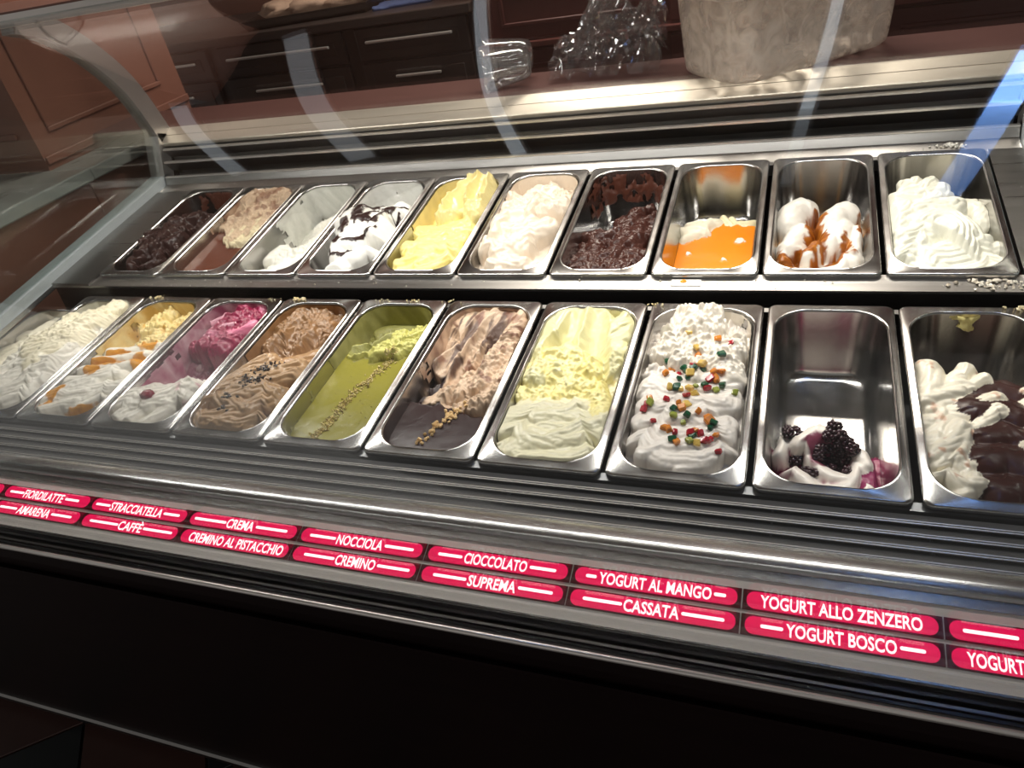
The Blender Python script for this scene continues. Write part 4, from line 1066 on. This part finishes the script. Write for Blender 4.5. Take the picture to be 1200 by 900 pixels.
def b6():
    t = gelato('B', 6, 'full heap of beige hazelnut gelato in soft folds'); g = Gel(806, False)
    B6 = L3(232, 216, 196)
    g.put(-0.030 + 0.006 * g.n(25), B6)
    g.heap(-0.045, 0.045, 0.015, 0.30, lambda x, y: -0.010 + 0.020 * math.sin(3.1 * min(1, y / 0.30)), 40, 0.021, 0.06, 35, B6, var=70, jz=0.009, drop=0.022, streak=0.0036, freq=2)
    g.rough(g.box(-0.07, 0.07, 0.20, 0.33, 0.03), 0.006, 80)
    g.carve([(-0.03, 0.27), (-0.02, 0.295), (-0.005, 0.31)], 0.014, -0.016, 0.012, B6)
    g.carve([(0.012, 0.275), (0.02, 0.29), (0.026, 0.31)], 0.013, -0.012, 0.012, B6)
    smear(t, 36, L3(226, 212, 194), arcw(40, 140), -0.05, 40)
    done(g, t)
def b7():
    t = gelato('B', 7, 'lumpy dark brown chocolate gelato left in the front half of its pan'); g = Gel(807, False)
    C7 = L3(66, 37, 31)
    g.put(-0.075 + 0.01 * g.n(25), C7, mask=(g.Y < 0.20 + 0.8 * np.clip(g.X, -0.03, 0.07) + 0.02 * g.n(30, 2)) * 1.0)
    g.heap(-0.05, 0.05, 0.02, 0.17, lambda x, y: -0.030 + 0.25 * max(0, x) * (1 if y > 0.08 else 0.4), 26, 0.018, 0.06, 30, C7, var=70, jz=0.008, streak=0.0014)
    g.heap(0.02, 0.06, 0.14, 0.23, lambda x, y: -0.022, 9, 0.017, 0.06, 55, C7, var=30, jz=0.006)
    g.rough((g.h > -0.1) * 1.0, 0.005, 60)
    smear(t, 37, L3(92, 52, 40), wmax(arcw(55, 140, -0.07, -0.004), arcw(-20, 30, -0.10, -0.02)), 0.42, 44, 0.0026)
    done(g, t, ('sauce',))
def b8():
    t = gelato('B', 8, 'bright orange mango sauce pooled over a little white gelato'); g = Gel(808, False)
    OM = L3(242, 138, 0)
    lim = 0.255 + 0.010 * g.n(30, 2)
    lim = lim - 0.018 * sstep(0.0, -0.05, g.X)
    g.put(-0.072 + 0 * g.h, L3(240, 214, 130), mask=(g.Y < lim) * 1.0)
    g.heap(-0.055, -0.022, 0.185, 0.232, -0.055, 7, 0.016, 0.05, 20, L3(244, 236, 212), var=30, jz=0.003)
    g.heap(0.02, 0.055, 0.235, 0.25, -0.064, 4, 0.012, 0.05, -20, L3(244, 232, 190), var=30, jz=0.003)
    g.put(-0.0655 + 0.0004 * g.n(20), OM, 1, mask=(g.Y < 0.185 + 0.052 * sstep(-0.030, 0.006, g.X) - 0.012 * sstep(0.02, 0.06, g.X) + 0.008 * g.n(40, 6)) * 1.0)
    for x, y, r in ((-0.048, 0.135, 0.006), (0.046, 0.175, 0.009), (0.022, 0.112, 0.005)):
        g.put(-0.0630 - 0.0 * g.h, WHITE, 0, mask=g.blob(x, y, r, r * 0.9, 0, 0.7, 90))
    done(g, t, ('gel', 'sauce'), ('gelato_mass', 'mango_sauce'), shade=0.02)
def b9():
    t = gelato('B', 9, 'white gelato mounds with reddish brown ginger sauce in the creases'); g = Gel(809, False)
    W9 = L3(242, 236, 226); SA = L3(150, 84, 30)
    g.put(-0.055 + 0.008 * g.n(25), W9, mask=(g.Y < 0.22) * 1.0)
    for pts, w_, z in (([(-0.05, 0.17), (-0.045, 0.20), (-0.03, 0.215)], 0.028, -0.010), ([(0.02, 0.165), (0.028, 0.19), (0.04, 0.20)], 0.028, -0.012), ([(-0.05, 0.10), (-0.04, 0.13), (-0.03, 0.15)], 0.024, -0.020), ([(0.02, 0.11), (0.03, 0.14), (0.035, 0.155)], 0.026, -0.016),
                       ([(-0.02, 0.075), (-0.01, 0.09), (-0.005, 0.10)], 0.016, -0.020), ([(0.0, 0.035), (0.03, 0.045), (0.055, 0.08)], 0.020, -0.030), ([(-0.05, 0.03), (-0.03, 0.035), (-0.015, 0.03)], 0.020, -0.032), ([(0.05, 0.08), (0.057, 0.12), (0.057, 0.15)], 0.014, -0.024), ([(-0.06, 0.06), (-0.058, 0.09), (-0.055, 0.11)], 0.014, -0.028)):
        g.stroke(pts, w_, z, W9, 0.022, 0.0010, 2)
    for b_ in ((-0.008, 0.165, 0.014, 0.045, -10, 1), (-0.004, 0.115, 0.018, 0.030, 10, 2), (-0.030, 0.078, 0.030, 0.012, 20, 3), (0.020, 0.070, 0.032, 0.014, 15, 4), (0.042, 0.105, 0.010, 0.020, 10, 5), (-0.055, 0.060, 0.010, 0.030, 20, 6), (0.063, 0.16, 0.006, 0.03, 0, 7)):
        mk = g.blob(*b_[:5], 0.8, 60, b_[5])
        g.paint(mk, SA, 0.0006, 1)
    g.paint((g.lay == 1) * sstep(0.0, 0.3, g.n(60, 41, 3)), L3(196, 124, 44), 0, None, 0.7)
    g.paint(sstep(0.1, 0.3, g.n(35, 42, 3)) * sstep(-0.03, -0.045, g.h), L3(222, 160, 70), 0, None, 0.7)
    done(g, t, ('gel', 'sauce'), ('gelato_mass', 'ginger_sauce'))
def b10():
    t = gelato('B', 10, 'plain white yogurt gelato whipped into a fine ridged swirl'); g = Gel(810, True)
    W0 = L3(240, 238, 222)
    g.put(-0.040 + 0.006 * g.n(25), W0, mask=(g.Y < 0.25) * 1.0)
    g.heap(-0.055, -0.01, 0.04, 0.235, lambda x, y: -0.006 + 0.012 * math.sin(3 * min(1, y / 0.25)), 22, 0.020, 0.06, 50, W0, var=60, jz=0.006, streak=0.0036, freq=2)
    g.heap(-0.04, 0.045, 0.005, 0.06, -0.012, 10, 0.018, 0.10, 12, W0, var=14, streak=0.002, freq=2.5)
    g.heap(0.045, 0.06, 0.12, 0.19, -0.018, 5, 0.016, 0.04, 70, W0, var=40)
    # the ridged fan
    cx, cy = -0.006, 0.085
    r = np.hypot((g.Xw - cx) / 0.062, (g.Yw - cy) / 0.085); th = np.arctan2(g.Yw - cy, g.Xw - cx)
    rid = np.abs(np.sin(np.pi * (r * 6.2 + 0.35 * th))) ** 0.55
    z = 0.016 - 0.030 * np.clip(r, 0, 2) ** 2.2 + 0.0065 * rid * sstep(0.10, 0.3, r)
    w_ = (th > -0.9) & (th < 2.5) & (r < 1.0)
    g.put(np.where(w_, z, -0.2), W0)
    for i in range(4):
        g.stroke([(-0.05, 0.055 - 0.012 * i), (0.0, 0.050 - 0.011 * i), (0.055, 0.085 - 0.016 * i)], 0.012, -0.002 - 0.003 * i, W0, 0.012, 0.0018, 2)
    smear(t, 40, L3(226, 224, 208), arcw(-30, 20, -0.10, -0.03), 0.10, 45, 0.0016)
    done(g, t)
for fn in (f0, f1, f2, f3, f4, f5, f6, f7, f8, f9, f10, b1, b2, b3, b4, b5, b6, b7, b8, b9, b10): fn()

FN = ['plain ivory gelato, its side against the end pane', 'heaped plain ivory gelato', 'white gelato and golden orange sauce', 'white and magenta cherry gelato', 'brown coffee gelato', 'olive green pistachio gelato',
      'beige gelato, dark chocolate and hazelnuts', 'pale yellow crumbly gelato', 'white gelato and candied fruit', 'a last bit of berry gelato, mostly empty', 'white gelato striped with dark chocolate']
for k in range(11): make_pan('F', k, 'steel front row pan holding ' + FN[k])
BN = ['', 'dark chocolate curls', 'a milk chocolate pool and cream gelato', 'smeared remains of white gelato', 'chocolate drizzled white gelato', 'yellow egg cream gelato', 'beige hazelnut gelato', 'lumpy dark brown gelato', 'orange mango sauce', 'white gelato with ginger sauce', 'a white ridged yogurt swirl']
for k in range(1, 11): make_pan('B', k, 'steel back row pan holding ' + BN[k])

# ------------------------------------------------------------------ lit flavour labels
def text_me(body):
    cu = bpy.data.curves.new('lettering', 'FONT')
    cu.body = body; cu.size = 1.0; cu.extrude = 0.0; cu.offset = 0.020; cu.resolution_u = 3
    o = bpy.data.objects.new('tmp', cu); col.objects.link(o)
    dg = bpy.context.evaluated_depsgraph_get()
    me = bpy.data.meshes.new_from_object(o.evaluated_get(dg))
    bpy.data.objects.remove(o, do_unlink=True)
    return me
def pill_me(name, w_, h_, z0, z1, r, n=8):
    o = []
    for sx, sy, a0 in ((1, 1, 0), (-1, 1, 90), (-1, -1, 180), (1, -1, 270)):
        for i in range(n + 1):
            o.append((sx * (w_ / 2 - r) + r * math.cos(R(a0 + 90 * i / n)), sy * (h_ / 2 - r) + r * math.sin(R(a0 + 90 * i / n))))
    k = len(o)
    v = [(x, y, z0) for x, y in o] + [(x, y, z1) for x, y in o]
    return mesh_py(name, v, [tuple(range(k))[::-1], tuple(range(k, 2 * k))] + [(i, (i + 1) % k, k + (i + 1) % k, k + i) for i in range(k)])
def flavour_label(row, k, text, tx0, tx1, dashes, label):
    cx = 0.6904 - PITCH * 3.5 + PITCH * (k - 0.0)      # centre of the label module k
    v0 = 0.01224 if row == 0 else -0.01224
    p = strip_pt(cx, v0, -0.0010)
    t = empty('flavour_label', p, (SL, 0, 0))
    tag(t, label, 'label', 'lit red flavour labels')
    link('backing_plate', box_me('backing_plate', -PITCH / 2 + 0.0006, PITCH / 2 - 0.0006, -0.0102, 0.0102, 0.0, 0.0012), M['plate'], t)
    link('red_bar', pill_me('red_bar', PITCH - 0.0085, 0.0172, 0.0012, 0.0018, 0.0080), M['pill'], t)
    if text:
        me = text_me(text)
        co = np.array([q_.co[:] for q_ in me.vertices])
        x0, x1 = co[:, 0].min(), co[:, 0].max(); y0, y1 = co[:, 1].min(), co[:, 1].max()
        hgt = 0.0126
        co[:, 0] = (co[:, 0] - x0) / (x1 - x0) * (tx1 - tx0) + tx0 - cx
        base = co[:, 1] * 0 + 0
        cap = 0.73
        co[:, 1] = (co[:, 1] - 0.0) / cap * hgt - hgt / 2
        co[:, 2] = 0.0021
        me.vertices.foreach_set('co', co.astype(np.float32).ravel())
        me.materials.clear(); me.update()
        link('lettering', me, M['letters'], t)
    for a_, b_ in dashes:
        o = link('dash', pill_me('dash', b_ - a_, 0.0034, 0.0018, 0.0021, 0.0015, 3), M['letters'], t, ((a_ + b_) / 2 - cx, 0, 0))
UP = [(2, '', 0, 0, [(0.38, 0.49)]),
      (3, 'FIORDILATTE', 0.5617, 0.6381, [(0.5318, 0.5599), (0.6414, 0.6676)]), (4, 'STRACCIATELLA', 0.728, 0.8184, [(0.7005, 0.7264), (0.8205, 0.8473)]), (5, 'CREMA', 0.9251, 0.9663, [(0.8728, 0.9232), (0.9694, 1.0163)]),
      (6, 'NOCCIOLA', 1.0884, 1.1499, [(1.0498, 1.0861), (1.1525, 1.1899)]), (7, 'CIOCCOLATO', 1.2538, 1.3271, [(1.2213, 1.2507), (1.3301, 1.3597)]), (8, 'YOGURT AL MANGO', 1.4062, 1.5193, [(1.3923, 1.4036), (1.5215, 1.5331)]),
      (9, 'YOGURT ALLO ZENZERO', 1.5647, 1.7026, []), (10, '', 0, 0, [(1.7339, 1.776)])]
LO = [(2, '', 0, 0, [(0.38, 0.49)]),
      (3, 'AMARENA', 0.5693, 0.6317, [(0.5326, 0.5668), (0.6345, 0.6725)]), (4, 'CAFF\u00c8', 0.7597, 0.7999, [(0.7074, 0.7580), (0.8018, 0.8503)]), (5, 'CREMINO AL PISTACCHIO', 0.8797, 1.0224, []),
      (6, 'CREMINO', 1.097, 1.1496, [(1.053, 1.0950), (1.1520, 1.1935)]), (7, 'SUPREMA', 1.2655, 1.3208, [(1.2232, 1.2632), (1.3230, 1.3615)]), (8, 'CASSATA', 1.436, 1.4909, [(1.3936, 1.4343), (1.4930, 1.5336)]),
      (9, 'YOGURT BOSCO', 1.5888, 1.6812, [(1.5662, 1.5864), (1.6836, 1.704)]), (10, 'YOGURT', 1.7352, 1.7775, [])]
ALIKE = {(0, 2): 'lit red label bar beside the FIORDILATTE label, a white dash and no lettering', (1, 2): 'lit red label bar beside the AMARENA label, a white dash and no lettering', (0, 10): 'lit red label bar beside YOGURT ALLO ZENZERO, a white dash and no lettering'}
for k, s_, a_, b_, d_ in UP:
    flavour_label(0, k, s_, a_, b_, d_, ('lit red label reading ' + s_ + ' in white letters') if s_ else ALIKE[0, k])
for k, s_, a_, b_, d_ in LO:
    flavour_label(1, k, s_, a_, b_, d_, ('lit red label reading ' + s_ + ' in white letters' + (' and nothing more' if s_ == 'YOGURT' else '')) if s_ else ALIKE[1, k])

# ------------------------------------------------------------------ small things
pt = empty('price_card', back_pt(PITCH * 8.36, -0.012, -0.0081), (TB, 0, 0))
tag(pt, 'small white card with an orange drip below the mango sauce pan', 'card')
link('card', box_me('card', -0.023, 0.023, -0.008, 0.008, 0.0, 0.0012), M['card'], pt)
od = raw_mesh('orange_drip', np.array([(0.005 * math.cos(a_) * (1 if s_ else .5) - 0.004, 0.004 * math.sin(a_) + 0.003, 0.0013 + (0 if s_ else 0.0012)) for s_ in (1, 0) for a_ in np.linspace(0, 2 * math.pi, 12, False)] + [(-0.004, 0.003, 0.0028)]),
              np.array([(i, (i + 1) % 12, 12 + (i + 1) % 12) for i in range(12)] + [(i, 12 + (i + 1) % 12, 12 + i) for i in range(12)] + [(12 + i, 12 + (i + 1) % 12, 24) for i in range(12)]), np.tile(np.array([*L3(240, 150, 10), 1.0]), (25, 1)), M['sauce'], pt)

class Flat:
    def __init__(s, fn): s.fn = fn
    def at(s, x, y): return s.fn(x, y)
rnd = random.Random(3)
def drips(name, fn, spots, label, c_lo, c_hi):
    o = crumbs(name, Flat(fn), spots, None, c_lo, c_hi, rnd, 'gel')
    tag(o, label, 'crumbs', kind='stuff')
sp = [(1.86 + rnd.gauss(0, 0.030), rnd.uniform(-0.028, -0.004), rnd.uniform(0.002, 0.009)) for _ in range(60)]
sp += [(rnd.uniform(0.2, 1.8), rnd.uniform(-0.028, -0.003), rnd.uniform(0.0015, 0.004)) for _ in range(46)]
drips('gelato_crumbs', lambda x, y: back_pt(x, y, -0.0076), sp, 'scattered crumbs of white gelato along the steel edge of the rear tier', L3(236, 232, 220), L3(214, 200, 180))
sp = [(1.84 + rnd.gauss(0, 0.012), 0.380 + rnd.uniform(-0.004, 0.005), rnd.uniform(0.003, 0.010)) for _ in range(28)] + [(1.77 + rnd.gauss(0, 0.02), 0.372, rnd.uniform(0.002, 0.005)) for _ in range(16)] + [(rnd.uniform(0.2, 1.8), rnd.uniform(0.366, 0.39), rnd.uniform(0.0015, 0.004)) for _ in range(30)]
drips('gelato_crumbs', lambda x, y: back_pt(x, y, -0.0081 + 0.20 * max(0, y - 0.3635)), sp, 'small lumps of white gelato on the steel flange behind the back pans', L3(240, 238, 230), L3(226, 220, 206))
sp = []
for cx, n, s_ in ((0.72, 16, .006), (0.66, 6, .004), (0.90, 10, .004), (0.96, 6, .006), (1.03, 6, .006), (1.38, 10, .005), (1.86, 8, .006), (0.37, 8, 0.006)):
    sp += [(cx + rnd.gauss(0, 0.008), 0.3585 + rnd.uniform(-0.006, 0.002), rnd.uniform(.4, 1.2) * s_) for _ in range(n)]
drips('gelato_crumbs', lambda x, y: front_pt(x, y, 0.0002), sp, 'cream coloured crumbs on the rear rims of the front row pans', L3(226, 200, 140), L3(216, 206, 176))

# frosted tub on the ledge and the clear plastic packaging beside it
tub = empty('frosted_tub', (1.540, 0.985, ledge_z), (0, 0, R(40)))
tag(tub, 'frosted translucent plastic tub standing askew on the steel ledge', 'tub')
mt, nt, b = new_mat('frosted_plastic')
b.inputs['Base Color'].default_value = (*L3(205, 192, 180), 1); b.inputs['Roughness'].default_value = 0.30
tc = nt.nodes.new('ShaderNodeTexCoord'); nz = nt.nodes.new('ShaderNodeTexNoise'); nz.inputs['Scale'].default_value = 26; nz.inputs['Detail'].default_value = 8; nz.inputs['Distortion'].default_value = 1.2
cr = nt.nodes.new('ShaderNodeMapRange'); cr.inputs['From Min'].default_value = 0.38; cr.inputs['From Max'].default_value = 0.66; cr.inputs['To Min'].default_value = 0.22; cr.inputs['To Max'].default_value = 0.92
tp = nt.nodes.new('ShaderNodeBsdfTransparent'); mx = nt.nodes.new('ShaderNodeMixShader')
nt.links.new(tc.outputs['Object'], nz.inputs['Vector']); nt.links.new(nz.outputs['Fac'], cr.inputs['Value']); nt.links.new(cr.outputs[0], mx.inputs[0])
nt.links.new(tp.outputs[0], mx.inputs[1]); nt.links.new(b.outputs[0], mx.inputs[2]); nt.links.new(mx.outputs[0], nt.nodes['Material Output'].inputs[0])
M['frost'] = mt
def loft_me(name, loops, cap0=True, cap1=False):
    n = len(loops[0]); v = [p for l in loops for p in l]; f = []
    for k in range(len(loops) - 1):
        for i in range(n):
            j = (i + 1) % n; f.append((k * n + i, k * n + j, (k + 1) * n + j, (k + 1) * n + i))
    if cap0: f.append(tuple(range(n))[::-1])
    if cap1: f.append(tuple((len(loops) - 1) * n + i for i in range(n)))
    return mesh_py(name, v, f)
lp = []
for z, g_ in ((0.001, -0.022), (0.004, -0.010), (0.012, -0.002), (0.024, 0.0), (0.08, 0.004), (0.148, 0.009), (0.150, 0.016), (0.147, 0.016), (0.146, 0.008), (0.08, 0.0025), (0.024, -0.0015), (0.012, -0.005), (0.006, -0.012)):
    lp.append([(x, y, z) for x, y in rr(0.180 + g_, 0.105 + g_, 0.050 + g_ * 0.5, 8, 4)])
link('tub_body', loft_me('tub_body', lp, True, True), M['frost'], tub, smooth=True)
def crumple(name, w_, d_, fn, seed, nx=54, ny=40):
    v = []; f = []
    for j in range(ny):
        for i in range(nx):
            u, t_ = i / (nx - 1), j / (ny - 1)
            a_ = np.array([u * 5.0]); c_ = np.array([t_ * 5.0])
            r1 = abs(float(fbm(a_, c_, seed, 4)[0])); r2 = abs(float(fbm(a_ + 7, c_ + 3, seed + 2, 4)[0])); r3 = float(fbm(a_ * 2, c_ * 2, seed + 3, 2)[0])
            p = fn(u, t_)
            v.append((p[0] + 0.02 * r3, p[1] + 0.05 * r2, p[2] + 0.07 * r1))
    for j in range(ny - 1):
        for i in range(nx - 1):
            q_ = j * nx + i; f.append((q_, q_ + 1, q_ + nx + 1, q_ + nx))
    return mesh_py(name, v, f)
bag = empty('plastic_bag', (1.26, 0.985, 1.171))
tag(bag, 'crumpled clear plastic bag lying on the worktop beside the frosted tub', 'bag')
link('film', crumple('film', 1, 1, lambda u, t_: (-0.20 + 0.235 * u, -0.02 + 0.16 * t_, 0.004 + 0.10 * math.sin(math.pi * t_) * (0.5 + 0.6 * u)), 61), M['film'], bag)
link('film', crumple('film', 1, 1, lambda u, t_: (-0.14 + 0.38 * u, 0.00 + 0.12 * t_, 0.035 + 0.125 * min(1.0, u / 0.34) + 0.05 * math.sin(math.pi * t_)), 67), M['film'], bag)
for i, (x, y, z, ry) in enumerate(((0.975, 0.955, 1.171, 24), (0.955, 1.035, 1.171, 10))):
    cpt = empty('clear_cup', (x, y, z), (0, 0, R(ry)))
    tag(cpt, ('clear plastic cup lying on the worktop close to the steel ledge' if i == 0 else 'clear plastic cup lying at the far edge of the brown worktop'), 'cup')
    lp = []
    for xx, r_ in ((-0.055, 0.046), (-0.050, 0.049), (-0.046, 0.045), (0.030, 0.035), (0.046, 0.030), (0.050, 0.022), (0.051, 0.004)):
        lp.append([(xx, r_ * math.cos(q_), 0.050 + r_ * math.sin(q_)) for q_ in np.linspace(0, 2 * math.pi, 24, False)])
    link('cup_body', loft_me('cup_body', lp, False, True), M['film'], cpt, smooth=True)
